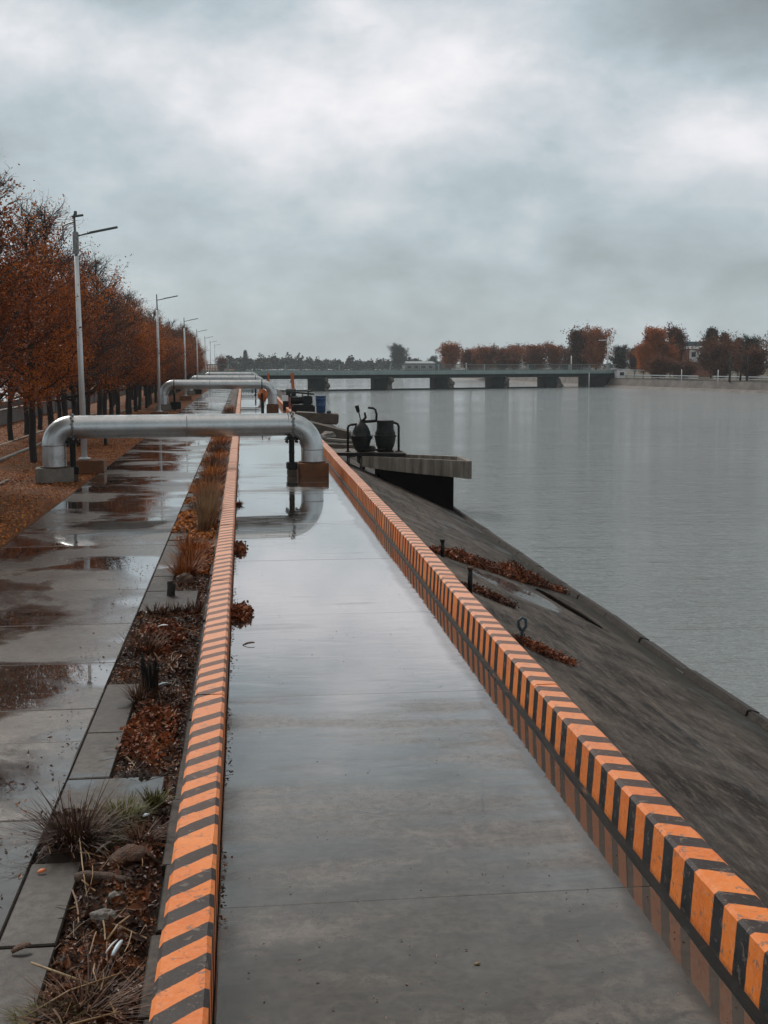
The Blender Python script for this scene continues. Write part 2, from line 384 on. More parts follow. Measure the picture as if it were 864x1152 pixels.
# left bank grass
gx = span(-40, -4.02, 70); gy = span(-10, 90, 130)
grid('grass_verge', gx, gy, lambda x, y: -.025 + .05*mn.noise((x*.35, y*.35, 0)) + .03*mn.noise((x*1.3, y*1.3, 3)) if x < -4.2 else -.03, M['grass'])
grid('far_grass', span(-900, -4.02, 6), span(90, 1500, 6), lambda x, y: -.03, M['grass'])
grid('left_field', span(-900, -40, 4), span(-60, 90, 4), lambda x, y: -.03, M['grass'])
# far land beyond the river
o = MB()
o.box((0, 2600, -1.9), (5000, 3000, 1.4)); q = o.build('far_land', M['land']); q['kind'] = 'structure'
# base under the walkways (grit in the joints)
o = MB().box((-.8, 90, -.30), (6.45, 210, .52)); q = o.build('walkway_bed', M['joint']); q['kind'] = 'structure'

# right kerb line
KX = [(-12, 2.335), (5, 2.335), (8, 2.36), (18, 2.45), (38, 2.555), (80, 2.6), (196, 2.62)]
def kx(y):
    for (a, xa), (b, xb) in zip(KX, KX[1:]):
        if y <= b: return xa+(xb-xa)*(y-a)/(b-a)
    return KX[-1][1]

random.seed(4)
def panels(name, spec, mat, z=0.0, thick=.08, zj=.0025):
    """rows of cast slabs: spec = list of (x0, x1, y0, y1), each its own block with a narrow gap round it"""
    me = bpy.data.meshes.new(name); vs = []; fs = []; tones = []
    for (x0, x1, y0, y1) in spec:
        dz = random.uniform(-zj, zj); g = .002 if mat is M['path'] else .0035; n0 = len(vs); r = .004 if mat is M['path'] else .008
        tl = [random.uniform(-.002, .002) for _ in range(4)]
        xa = x1 if not callable(x1) else None
        X1a = x1(y0) if callable(x1) else x1; X1b = x1(y1) if callable(x1) else x1
        top = [(x0+g+r, y0+g+r), (X1a-g-r, y0+g+r), (X1b-g-r, y1-g-r), (x0+g+r, y1-g-r)]
        mid = [(x0+g, y0+g), (X1a-g, y0+g), (X1b-g, y1-g), (x0+g, y1-g)]
        for k, (a, b) in enumerate(top): vs.append((a, b, z+dz+tl[k]))
        for k, (a, b) in enumerate(mid): vs.append((a, b, z+dz-r+tl[k]))
        for k, (a, b) in enumerate(mid): vs.append((a, b, z-thick))
        fs.append((n0, n0+1, n0+2, n0+3))
        for k in range(4):
            k2 = (k+1) % 4
            fs.append((n0+4+k, n0+4+k2, n0+k2, n0+k)); fs.append((n0+8+k, n0+8+k2, n0+4+k2, n0+4+k))
        tones += [random.uniform(.78, 1.12)]*9
    me.from_pydata(vs, [], fs); me.materials.append(mat)
    at = me.color_attributes.new('tone', 'FLOAT_COLOR', 'CORNER')
    i = 0
    for p in me.polygons:
        for li in p.loop_indices: at.data[li].color = (tones[p.index],)*3 + (1,)
    o = bpy.data.objects.new(name, me); C.objects.link(o); o['kind'] = 'structure'
    return o

cj = [-6, -1.9, 2.25, 6.4, 10.64, 14.2]
while cj[-1] < 192: cj.append(cj[-1]+4.05)
panels('central_path', [(-.178, kx, a, b) for a, b in zip(cj, cj[1:])], M['path'], zj=.0012)
wj = [-6, -4, -2, 0, 2, 4, 6.0, 7.85, 9.52, 10.45, 12.1, 13.95, 16.1]
while wj[-1] < 192: wj.append(wj[-1]+random.choice([1.9, 2.0, 2.1]))
panels('left_walkway', [(-3.98, -1.315, a, b) for a, b in zip(wj, wj[1:])], M['walk'])
# border slabs beside the walkway (some missing where the bed reaches the walkway)
bs = []
for a, b in [(-4, -2), (-2, 0), (0, 2), (2, 4), (4, 6.05), (6.05, 7.1), (8.62, 9.7), (9.7, 11.2), (15.9, 17.0), (17.0, 18.2), (18.2, 19.9), (20.6, 21.4), (24.6, 25.3), (27.2, 28.0)]:
    bs.append((-1.305, -1.0, a, b))
y = 31
while y < 190:
    L = random.uniform(1.2, 2.4); 
    if random.random() < .55: bs.append((-1.305, -1.0, y, y+L))
    y += L+random.choice([0, 0, 1.5, 3])
for a, b, x1 in [(7.95, 8.58, -.60), (14.55, 15.85, -.62), (19.95, 20.5, -.56), (25.4, 25.9, -.56), (30, 30.6, -.56), (38, 38.7, -.56), (47, 47.7, -.56), (58, 58.7, -.56), (72, 72.7, -.56), (90, 90.8, -.56)]:
    bs.append((-1.305, x1, a, b))
panels('border_slabs', bs, M['slab'], z=.012, thick=.06, zj=.006)
# thin edging stones between the bed and the striped kerb
ts = []; y = -4
while y < 190:
    L = random.uniform(.7, 1.1)
    ts.append((-.505+random.uniform(-.02, .012), -.428, y, y+L)); y += L+.01
panels('edging_stones', ts, M['kerbstone'], z=.035, thick=.1, zj=.02)

# planting-bed soil
ys = [i*.12 for i in range(-30, 260)]; ys += [ys[-1]+i*1.2 for i in range(1, 135)]
def soilz(x, y):
    e = min(1, max(0, (x+1.305)/.1))*min(1, max(0, (-.51-x)/.08))
    for (x0, x1, y0, y1) in bs:
        if x0-.04 < x < x1+.03 and y0-.04 < y < y1+.04: return -.06
    return -.035 + e*(.045+.05*mn.noise((x*2.2, y*1.1, 5)) + .03*mn.noise((x*7, y*7, 1)))
grid('bed_soil', span(-1.308, -.50, 24), ys, soilz, M['soil'])

def litter(name, n, area, size, mat, label, zf, elong=1.6, curl=.5, dens=None):
    me = bpy.data.meshes.new(name); vs = []; fs = []; lr = []
    for _ in range(n):
        x, y = area()
        if dens and not dens(x, y): continue
        s = random.uniform(*size); a = random.uniform(0, 2*PI); z = zf(x, y)+random.uniform(.0, .03)
        tx, ty = random.uniform(-curl, curl), random.uniform(-curl, curl)
        rot = Matrix.Rotation(a, 3, 'Z') @ Matrix.Rotation(tx, 3, 'X') @ Matrix.Rotation(ty, 3, 'Y')
        b = len(vs); w = s/elong
        for q in ((-s/2, 0, 0), (-s*.1, -w/2, s*.12), (s/2, 0, 0), (-s*.1, w/2, s*.12)):
            p = rot @ Vector(q); vs.append((x+p.x, y+p.y, z+p.z+.006))
        fs += [(b, b+1, b+2), (b, b+2, b+3)]; r = random.random(); lr += [r]*4
    me.from_pydata(vs, [], fs); me.materials.append(mat)
    at = me.attributes.new('lr', 'FLOAT', 'POINT'); at.data.foreach_set('value', lr)
    o = bpy.data.objects.new(name, me); C.objects.link(o); tag(o, label, 'leaf litter', None, 'stuff')
    return o
def free_bed(x, y):
    for (x0, x1, y0, y1) in bs:
        if x0-.0 < x < x1 and y0 < y < y1: return random.random() < .02
    return True
litter('leaf_litter', 30000, lambda: (random.uniform(-1.3, -.52) if random.random() < .988 else random.uniform(-1.7, -1.2), 4.2+14*random.random()**1.5), (.014, .045), M['litter'],
       'brown sodden leaves and bark chips filling the planting bed', lambda x, y: max(soilz(x, y), 0.0 if x < -1.3 else -.1), dens=free_bed, curl=.8)
litter('bed_leaf_litter', 9000, lambda: (random.uniform(-1.3, -.5), 17+45*random.random()**1.6), (.05, .13), M['litter_o'],
       'orange leaves lying in the distant part of the planting bed', soilz, dens=free_bed, curl=.8)
litter('verge_leaf_litter', 45000, lambda: (random.uniform(-13, -4.05), 17+60*random.random()**1.6), (.03, .085), M['litter_o'],
       'orange fallen leaves covering the grass verge under the trees', lambda x, y: -.02, curl=.7)
litter('big_leaf_litter', 1500, lambda: (random.uniform(-1.28, -.55), 4.5+12*random.random()**1.4), (.05, .10), M['litter'], 'larger curled dead leaves on top of the bed litter', lambda x, y: soilz(x, y)+.015, dens=free_bed, curl=1.3, elong=2.2)
# few single scattered leaves along the foot of the left kerb and on the path
def kerbfoot():
    y = 6+30*random.random()**1.1
    return (-.175+abs(random.gauss(0, .028)), y)
litter('kerb_foot_litter', 900, kerbfoot, (.012, .04), M['litter'], 'thin line of brown leaves and dirt along the foot of the left kerb', lambda x, y: 0, curl=.5,
       dens=lambda x, y: mn.noise((0, y*.7, 4)) > -.05)

litter('path_grit', 420, lambda: (random.uniform(-.15, 2.3), 4.8+22*random.random()**1.5), (.006, .022), M['litter'], 'scattered dark grit and tiny leaf scraps on the wet path', lambda x, y: -.005, curl=.3)
litter('walkway_grit', 700, lambda: (random.uniform(-3.9, -1.35), 6+26*random.random()**1.5), (.008, .03), M['litter'], 'scattered dark grit and leaf scraps on the left walkway', lambda x, y: -.005, curl=.3)
# ------------------------------------------------------------------ striped kerbs
def kerb(name, label, xl, xr, mat, h=.33, batter=.025):
    """cast blocks 2.6 m long, hairline gap, chamfered and slightly uneven top edges"""
    m = MB(); y = -6.0; c = .018
    while y < 192:
        L = 2.6; dx = random.uniform(-.006, .006); dz = random.uniform(-.006, .006)
        step = .1 if y < 26 else .65
        k = max(2, int(L/step)); rows = []
        for i in range(k+1):
            yy = y+.004+(L-.008)*i/k
            a = xl(yy)+dx; b = xr(yy)+dx; hh = h+dz
            w1 = .004*mn.noise((yy*4, 1, 1)); w2 = .004*mn.noise((yy*4, 9, 1)); w3 = .003*mn.noise((yy*5, 3, 7))
            c1 = c+abs(.012*mn.noise((yy*7, 2, 2))); c2 = c+abs(.012*mn.noise((yy*7, 12, 2)))
            rows.append([(a-0+w1, yy, -.05), (a+batter*.9+w1, yy, hh-c1), (a+batter+c1+w1, yy, hh+w3), (b-batter*.3-c2+w2, yy, hh+w3), (b+w2, yy, hh-c2), (b+w2, yy, -.05)])
        b0 = len(m.v)
        for r_ in rows: m.v += r_
        for i in range(k):
            for j in range(5): m.f.append((b0+i*6+j, b0+i*6+j+1, b0+(i+1)*6+j+1, b0+(i+1)*6+j))
        m.f.append(tuple(b0+j for j in range(6))); m.f.append(tuple(b0+k*6+j for j in range(6)))
        y += L
    o = m.build(name, mat, smooth=False)
    tag(o, label, 'kerb'); return o
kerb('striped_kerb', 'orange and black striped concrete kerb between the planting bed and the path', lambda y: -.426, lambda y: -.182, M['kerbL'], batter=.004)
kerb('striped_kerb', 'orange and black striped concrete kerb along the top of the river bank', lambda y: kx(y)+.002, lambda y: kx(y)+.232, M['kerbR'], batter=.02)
# low cement fillet at the foot of the right kerb
m = MB(); yy = -6
pts = []
while yy < 100:
    pts.append(yy); yy += .25 if yy < 30 else 2
for y in pts:
    w = .045+.008*mn.noise((y*3, 0, 0)); z = .02+.006*mn.noise((y*2, 5, 0)); x = kx(y)
    m.v += [(x-w, y, .002), (x-w+.012, y, z), (x+.004, y, z+.005)]
for i in range(len(pts)-1):
    for j in range(2): m.f.append((i*3+j, i*3+j+1, i*3+j+4, i*3+j+3))
q = m.build('cement_fillet', M['kerbstone']); q['kind'] = 'structure'

# ------------------------------------------------------------------ river bank slope
def bankz(x, y):
    x0 = kx(y)+.2; t = (x-x0)/(6.6-x0)
    return .02-1.66*t + (.03*mn.noise((x*.7, y*.35, 2)) + .012*mn.noise((x*4, y*2, 2)))*min(1, max(0, t*6))
ys = [-10+i*.25 for i in range(0, 240)] + [50+i*2.5 for i in range(0, 60)]
m = MB(); m.raw = True
cols = span(0, 1, 22)
for y in ys:
    x0 = kx(y)+.2
    for t in cols:
        x = x0+(6.75-x0)*t; m.v.append((x, y, bankz(x, y)))
W = len(cols)
for j in range(len(ys)-1):
    for i in range(W-1): m.f.append((j*W+i, j*W+i+1, (j+1)*W+i+1, (j+1)*W+i))
q = m.build('river_bank', M['bank'], smooth=True); q['kind'] = 'structure'
# toe stones at the waterline
ts = MB(); y = -8
while y < 120:
    L = random.uniform(1.2, 2.6) if y < 40 else 4
    dz = random.uniform(-.03, .02); rz = random.uniform(-.008, .008)
    if not (16.3 < y < 17.6): ts.box((6.56+random.uniform(-.015, .02), y+L/2, -1.60+dz*.5), (.2, L-.015, .16), (random.uniform(-.01, .01), .35, rz), bev=.02)
    else: ts.box((6.58, y+L/2, -1.63), (.22, L-.04, .14), (.02, .3, .015), bev=.02)
    y += L
q = ts.build('bank_toe_stones', M['toe']); q['kind'] = 'structure'

def on_bank(px): return px
# broken strip: dark gap with a displaced slab edge
m = MB(); a = Vector((5.2, 20.9, 0)); b = Vector((5.75, 18.6, 0))
pa = []
for i in range(13):
    t = i/12; p = a.lerp(b, t); p.x += .03*mn.noise((t*6, 1, 1)); w = .085*math.sin(PI*min(1, t*1.05+.05))**.6+.006
    z = bankz(p.x, p.y)
    pa.append((p, w, z))
for p, w, z in pa:
    m.v += [(p.x-w, p.y, bankz(p.x-w, p.y)+.012), (p.x, p.y, z+.006), (p.x+w, p.y, bankz(p.x+w, p.y)+.03)]
for i in range(12):
    for j in range(2): m.f.append((i*3+j, i*3+j+1, i*3+j+4, i*3+j+3))
q = m.build('bank_crack', M['void']); q['kind'] = 'structure'
m = MB()
for i in range(25):
    t = i/24; p = a.lerp(b, t); k = math.sin(PI*t)**.5+.02; xo = p.x+.03*mn.noise((t*6, 1, 1))+.085*k+.02; h = .055*k*(1+.5*mn.noise((t*9, 4, 4)))
    m.v += [(xo-.01, p.y, bankz(xo, p.y)-.02), (xo, p.y, bankz(xo, p.y)+h), (xo+.09, p.y, bankz(xo+.09, p.y)+h*.8), (xo+.16, p.y, bankz(xo+.16, p.y)-.01)]
for i in range(24):
    for j in range(3): m.f.append((i*4+j, i*4+j+1, i*4+j+5, i*4+j+4))
tag(m.build('lifted_slab_edge', M['bank']), 'lifted broken concrete lip beside the dark crack in the bank', 'concrete lip')

# ------------------------------------------------------------------ grass tufts, weeds
def blades(m, lr, c, n, h, spread, width, droop=.6, lean=(0, 0), seg=4, base=.06):
    for _ in range(n):
        a = random.uniform(0, 2*PI); r0 = base*math.sqrt(random.random())
        L = h*random.uniform(.45, 1.1); out = spread*random.uniform(.1, 1.0); w = width*random.uniform(.6, 1.3)
        bx = c[0]+r0*math.cos(a); by = c[1]+r0*math.sin(a); side = Vector((-math.sin(a), math.cos(a), 0))
        k = len(m.v); dr = droop*random.uniform(.2, 1.2); kink = random.uniform(-.3, .3)
        for i in range(seg+1):
            t = i/seg
            x = bx+math.cos(a+kink*t)*out*t+lean[0]*t; y = by+math.sin(a+kink*t)*out*t+lean[1]*t
            z = c[2]+L*(t-dr*t*t*.75)
            z = max(z, c[2]+.004)
            ww = w*(1-t*.85)/2
            m.v += [(x-side.x*ww, y-side.y*ww, z), (x+side.x*ww, y+side.y*ww, z)]
        r = random.random(); lr += [r]*(2*(seg+1))
        for i in range(seg): m.f.append((k+2*i, k+2*i+1, k+2*i+3, k+2*i+2))
def tuft(name, label, cat, loc, n, h, spread, width, mat, group=None, kind=None, **k):
    m = MB(); m.raw = True; lr = []
    cs = loc if isinstance(loc, list) else [loc]
    o0 = Vector(cs[0])
    for c in cs: blades(m, lr, tuple(Vector(c)-o0), n, h, spread, width, **k)
    o = m.build(name, mat, loc=tuple(o0))
    at = o.data.attributes.new('lr', 'FLOAT', 'POINT'); at.data.foreach_set('value', lr)
    tag(o, label, cat, group, kind); return o
def bz(x, y): return soilz(x, y)
tuft('dry_grass_tuft', 'dark spiky reddish brown grass tuft spilling over the border slab, nearest the camera', 'grass tuft', (-1.08, 7.38, .01), 420, .40, .42, .011, M['strawdark'], droop=1.0, base=.12)
tuft('moss_tuft', 'olive mossy patch between the dark tuft and the bark piece', 'moss', (-.93, 7.35, .02), 260, .11, .12, .009, M['weedgreen'], droop=1.0, base=.13)
tuft('green_grass_tuft', 'mossy green grass tuft at the corner of the cross slab, left of the kerb', 'grass tuft', (-.84, 7.72, .02), 420, .2, .17, .008, M['weedgreen'], droop=.9, base=.16)
tuft('green_weed', 'small bright green weed against the kerb edging at the cross slab', 'weed', (-.64, 7.95, .03), 110, .16, .12, .012, M['weedgreen'], droop=.6)
tuft('moss_tuft', 'flat olive green tuft at the bottom edge of the bed', 'grass tuft', (-.95, 5.3, .01), 200, .07, .13, .008, M['weedgreen'], droop=.9, base=.14)
tuft('dry_grass_tuft', 'low tangled straw tuft under the thrown straw stems at the bottom of the bed', 'grass tuft', (-.78, 5.35, .02), 260, .2, .34, .006, M['strawdark'], droop=1.1, base=.2)
tuft('dry_grass_tuft', 'brown grass tuft behind the bark piece beside the kerb edging', 'grass tuft', (-.68, 7.35, .03), 120, .17, .2, .007, M['strawdark'], droop=.8, base=.12)
tuft('dry_grass_tuft', 'dark brown tuft around the hollow stump in the bed', 'grass tuft', (-.95, 10.6, .02), 170, .26, .25, .008, M['strawdark'], droop=.7, base=.1)
tuft('dry_grass_tuft', 'wispy brown tuft at the back of the widest bed section, behind the stump', 'grass tuft', (-1.05, 12.4, .02), 200, .3, .3, .009, M['strawdark'], droop=.7, base=.14)
tuft('dry_weed_tuft', 'dark leafy weed row in front of the bright cross slab', 'weed', [(-1.1+i*.13, 14.3+random.uniform(-.1, .1), .02) for i in range(5)], 36, .2, .14, .022, M['strawdark'], droop=.5)
tuft('bush_tuft', 'large rusty brown grass clump in the bed behind the bright cross slab', 'grass tuft', [(-.86, 17.0, .02), (-.8, 17.8, .02), (-.76, 18.8, .02), (-.9, 19.2, .02)], 240, .42, .34, .014, M['litter_o'], droop=.7, base=.16)
tuft('tall_grass_tuft', 'tall tan grass tuft leaning against the kerb before the pipe', 'grass tuft', [(-.75, 21.5, .02), (-.7, 22.2, .02), (-.72, 23.0, .02)], 170, .95, .25, .012, M['straw'], droop=.25, lean=(.08, 0), base=.14)
for i, (y, h) in enumerate([(25.0, .3), (27.3, .55), (29.3, .45), (31.8, .5), (34.5, .5), (37, .45), (41, .5), (45, .5), (49, .5), (53, .6), (57, .5), (62, .6), (68, .6), (75, .6)]):
    lab = ['low rust tuft just before the second far cross slab', 'dense brown tuft before the big pipe on the left bed', 'shorter brown tuft right in front of the big pipe',
           'brown tuft in the bed under the big pipe', 'first brown tuft in the bed just past the big pipe', 'second brown tuft in the bed past the big pipe'][i] if i < 6 else 'brown grass tuft in the bed between the first and second pipes'
    tuft('bed_grass_tuft', lab, 'grass tuft', [(-.95, y, .02), (-.72, y+.7, .02), (-.8, y-.7, .02)], 110, h, .38, .02, M['litter_o'] if i % 2 else M['strawdark'], group='grass tufts in the bed' , droop=.6, base=.2)
# straw and twigs thrown over the near bed
m = MB(); m.raw = True; lr = []
for _ in range(520):
    y = 4.6+9*random.random()**1.7; x = random.uniform(-1.22, -.6); L = random.uniform(.08, .38); a = random.gauss(.5, 1.1)
    z = soilz(x, y)+random.uniform(.02, .06); k = len(m.v); bend = random.uniform(-.4, .4); w = random.uniform(.0015, .004)
    if not free_bed(x, y): continue
    for i in range(4):
        t = i/3-.5; px = x+math.cos(a+bend*t)*L*t; py = y+math.sin(a+bend*t)*L*t
        px = min(px, -.5)
        m.v += [(px-math.sin(a)*w, py+math.cos(a)*w, z+.02*math.sin(t*3)), (px+math.sin(a)*w, py-math.cos(a)*w, z+.004+.02*math.sin(t*3))]
    r = random.random(); lr += [r]*8
    for i in range(3): m.f.append((k+2*i, k+2*i+1, k+2*i+3, k+2*i+2))
o = m.build('dry_stem_litter', M['straw']); at = o.data.attributes.new('lr', 'FLOAT', 'POINT'); at.data.foreach_set('value', lr)
tag(o, 'thin pale straw and twigs tangled over the near planting bed', 'twig litter', None, 'stuff')
def stick(name, label, pts, r, mat=None, cat='stick'):
    m = MB().tube(pts, [r, r*1.05, r*.9, r*.6][:len(pts)] if len(pts) <= 4 else r, 7)
    return tag(m.build(name, mat or M['strawpale'], smooth=True), label, cat)
M['strawpale'] = simple('pale_straw_stem', (.36, .25, .13), (.22, .14, .07), 20, .6, .2)
stick('straw_stem', 'thick pale straw stem lying left to right at the bottom of the bed, top one', [(-1.07, 5.72, .09), (-.92, 5.62, .08), (-.72, 5.52, .05)], .006)
stick('straw_stem', 'long pale straw stem crossing the thick one at the bottom of the bed', [(-1.02, 5.3, .05), (-.85, 5.45, .08), (-.62, 5.63, .06)], .004)
stick('straw_stem', 'short pale straw stem below the white and dark scraps', [(-.77, 5.75, .05), (-.76, 5.62, .08), (-.72, 5.5, .05)], .004)
stick('straw_stem', 'short tan stem standing right of the pale stone', [(-.74, 5.98, .05), (-.69, 6.1, .08), (-.64, 6.22, .07)], .006)
stick('straw_stem', 'thin bent straw stem right of the log and pale stone', [(-.75, 6.15, .05), (-.66, 6.35, .07), (-.6, 6.55, .05)], .003)
stick('straw_stem', 'pale straw stem across the lowest corner of the bed', [(-.98, 5.0, .04), (-.8, 5.15, .08), (-.6, 5.25, .07)], .005)
for p in [(-.93, 6.55, .12), ]:
    stick('straw_stem', 'pale bent straw blades hanging from the dark grass tuft towards the log', [(-1.03, 7.2, .12), (-.97, 6.85, .1), (-.9, 6.5, .06)], .004)
# log, bark, stones, scraps
m = MB(); pts = []; rad = []
for i in range(12):
    t = i/11; pts.append((-1.0+.34*t, 6.78-.09*t, .055+.012*math.sin(t*5))); rad.append((.032+.012*mn.noise((t*4, 0, 0)))*(.75+.45*math.sin(PI*t)) )
m.tube(pts, rad, 9); tag(m.build('log', M['log'], smooth=True), 'short weathered split log lying across the near bed', 'log')
def rock(name, label, c, d, seed, mat):
    bm = bmesh.new(); bmesh.ops.create_icosphere(bm, subdivisions=3, radius=1)
    for v in bm.verts:
        k = 1+.3*mn.noise(v.co*1.6+Vector((seed, 0, 0)))+.1*mn.noise(v.co*4+Vector((seed, 5, 0)))
        v.co = Vector((v.co.x*d[0]*k, v.co.y*d[1]*k, v.co.z*d[2]*k))
    me = bpy.data.meshes.new(name); bm.to_mesh(me); bm.free(); me.materials.append(mat)
    o = bpy.data.objects.new(name, me); C.objects.link(o); o.location = c; return tag(o, label, 'rock')
rock('stone', 'pale grey flat stone in the bed below the log', (-.79, 6.27, .05), (.075, .05, .035), 1, M['stone'])
rock('stone', 'smaller brown grey stone between the pale stone and the log', (-.74, 6.5, .05), (.05, .045, .035), 6, M['stone'])
rock('stone', 'tan stone at the front of the large rusty grass clump', (-.83, 16.35, .07), (.13, .1, .09), 3, M['log'])
m = MB(); g = 10
for j in range(g+1):
    for i in range(g+1):
        u = i/g-.5; v = j/g-.5
        x = u*.30; y = v*.2*(1+.3*u); z = .11-.9*v*v*.4-u*u*.35+.02*mn.noise((u*5, v*5, 2))
        m.v.append((x, y, z))
for j in range(g):
    for i in range(g):
        if (i > 6 and j < 2): continue
        m.f.append((j*(g+1)+i, j*(g+1)+i+1, (j+1)*(g+1)+i+1, (j+1)*(g+1)+i))
o = m.build('bark_piece', M['cardboard'], smooth=True, loc=(-.70, 7.0, .03)); o.rotation_euler = (R(-20), R(8), R(12))
md = o.modifiers.new('s', 'SOLIDIFY'); md.thickness = .012
tag(o, 'curled brown sheet of bark beside the kerb edging', 'bark')
def scrap(name, label, c, L, w, rz, mat, tilt=.3):
    m = MB(); 
    for i in range(7):
        t = i/6-.5; ww = w*(1-1.6*t*t)/2
        z = L*.10*math.cos(t*3)
        m.v += [(t*L, -ww, z), (t*L, 0, z+.006), (t*L, ww, z)]
    for i in range(6):
        for j in range(2): m.f.append((i*3+j, i*3+j+1, i*3+j+4, i*3+j+3))
    o = m.build(name, mat, smooth=True, loc=c); o.rotation_euler = (tilt, -.2, rz)
    md = o.modifiers.new('s', 'SOLIDIFY'); md.thickness = .002
    tag(o, label, 'litter'); return o
scrap('plastic_scrap', 'pale blue plastic strip lying on the leaves near the bottom of the bed', (-.665, 5.80, .10), .12, .024, 1.25, M['bluelitter'])
scrap('plastic_scrap', 'white plastic sliver just left of the pale blue strip', (-.695, 5.82, .10), .11, .012, 1.1, M['white'])
scrap('plastic_scrap', 'small white scrap below the green weed by the kerb edging', (-.665, 7.62, .09), .045, .028, .3, M['bluelitter'])
scrap('plastic_scrap', 'crumpled pale scrap in front of the dark grass tuft', (-.88, 7.12, .09), .13, .018, .9, M['stone'])
scrap('plastic_scrap', 'white paper slip on the leaves before the bright cross slab', (-.93, 13.4, .08), .13, .03, -.4, M['white'])
scrap('plastic_scrap', 'pale scrap just right of the hollow stump', (-.77, 10.9, .08), .10, .025, .3, M['bluelitter'])
for lx, ly, lab in [(1.13, 5.62, 'single yellow leaf lying on the bare near path')]:
    scrap('fallen_leaf', lab, (lx, ly, .003), .032, .018, .2, M['strawpale'], .05)
scrap('fallen_leaf', 'dark curled leaf on the path near the left kerb, farther one', (.02, 12.7, .012), .13, .05, .1, M['cardboard'], .2)
scrap('fallen_leaf', 'dark curled leaf on the border slab at the left edge near the tuft', (-1.17, 6.0, .03), .1, .05, .4, M['cardboard'], .2)
scrap('fallen_leaf', 'small orange leaf on the walkway edge left of the dark tuft', (-1.22, 6.95, .03), .05, .035, .4, M['orangepaint'], .3)
# hollow stump
s = empty('hollow_stump', (-.87, 10.75, .0), 'black hollow plant stump standing in the near bed', 'stump')
m = MB()
for k in range(16):
    a = 2*PI*k/16; r = .055; h = random.uniform(.22, .42)
    m.tube([(r*math.cos(a), r*math.sin(a), -.02), (r*1.05*math.cos(a), r*1.05*math.sin(a), h*.6), (r*1.5*math.cos(a), r*1.5*math.sin(a), h)], [.018, .014, .004], 5)
m.build('stem', M['steelblack'], s)
m = MB()
for k in range(14):
    a = 2*PI*k/14+random.random()*.3; l = random.uniform(.1, .2)
    m.tube([(.05*math.cos(a), .05*math.sin(a), .25), (l*.7*math.cos(a), l*.7*math.sin(a), .33), (l*math.cos(a), l*math.sin(a), .24)], [.006, .005, .002], 4)
m.build('shoot', M['bark'], s)
s = empty('post_stub', (-.97, 15.55, .01), 'short dark broken post stub on the bright cross slab', 'post')
MB().tube([(0, 0, 0), (.005, 0, .1), (-.01, .005, .19)], [.055, .05, .035], 9).build('stub', M['bark'], s)
MB().box((.03, -.03, .1), (.05, .05, .14), (0, .2, .3), bev=.008).build('splinter', M['bark'], s)
# red weeds on the path by the left kerb
tuft('red_weed', 'tiny red weed at the foot of the left kerb close to the pipe', 'weed', (-.12, 25.6, .0), 50, .14, .16, .03, M['weedred'], droop=.7)
# weeds on the bank: leafy clumps
def bp(x, y, dz=0): return (x, y, bankz(x, y)+dz)
def leafy(name, label, cat, ctr, n, rx, ry, h, size, mat, zf, rz=0, kind=None, per=4, dens=None):
    sp_ = []; tw = MB(); tw.raw = True
    for _ in range(n):
        a = random.uniform(0, 2*PI); q = math.sqrt(random.random()); x = rx*q*math.cos(a); y = ry*q*math.sin(a)
        X = ctr[0]+x*math.cos(rz)-y*math.sin(rz); Y = ctr[1]+x*math.sin(rz)+y*math.cos(rz)
        k = .5+.9*mn.noise((X*2.1, Y*2.1, 7))
        if dens: k *= dens(x/rx)
        if k < .08: continue
        hh = h*min(1.4, k)*random.random()*(1-.6*q*q)
        sp_.append((Vector((X-ctr[0], Y-ctr[1], zf(X, Y)-ctr[2]+.01+hh)), 1))
        if zf is bankz and random.random() < .25: tw.tube([(X-ctr[0], Y-ctr[1], zf(X, Y)-ctr[2]), (X-ctr[0]+random.gauss(0, .05), Y-ctr[1]+random.gauss(0, .05), zf(X, Y)-ctr[2]+hh*1.5+.03)], .003, 3, False)
    o = make_leaves(name, sp_, size, mat, None, 1, per, .025); o.location = ctr; tag(o, label, cat, None, kind)
    if tw.v: tw.build('stems', M['bark'], o)
    return o
s = empty('mooring_post', bp(3.08, 16.1), 'thin dark post with rusty cap on the bank, taller one', 'post')
MB().tube([(0, 0, -.05), (0, .0, .33)], .035, 10).build('shaft', M['steelblack'], s, True); MB().tube([(0, 0, .33), (0, 0, .37)], .04, 10).build('cap', M['cardboard'], s)
s = empty('mooring_post', bp(3.3, 19.75), 'short dark post standing among the russet weeds at the top of the bank', 'post')
MB().tube([(0, 0, -.05), (0, .0, .26)], .035, 10).build('shaft', M['steelblack'], s, True); MB().tube([(0, 0, .26), (0, 0, .3)], .042, 10).build('cap', M['steelblack'], s)
s = empty('iron_hook', bp(3.18, 13.4), 'blue iron mooring hook standing on the bank among weeds', 'mooring hook')
MB().tube([(0, 0, -.03), (0, 0, .12), (.05, 0, .2), (.045, 0, .28), (0, 0, .3), (-.045, 0, .26), (-.035, 0, .2), (-.01, 0, .15)], .018, 8).build('hook', M['blueiron'], s, True)
MB().box((0, 0, 0), (.13, .1, .06), bev=.01).build('base_plate', M['steelblack'], s)
stick('bank_stick', 'thin dark stick lying on the bank at the right edge of the view', [bp(3.72, 7.45, .03), bp(3.8, 7.15, .04), bp(3.86, 6.85, .03)], .008, M['bark'])

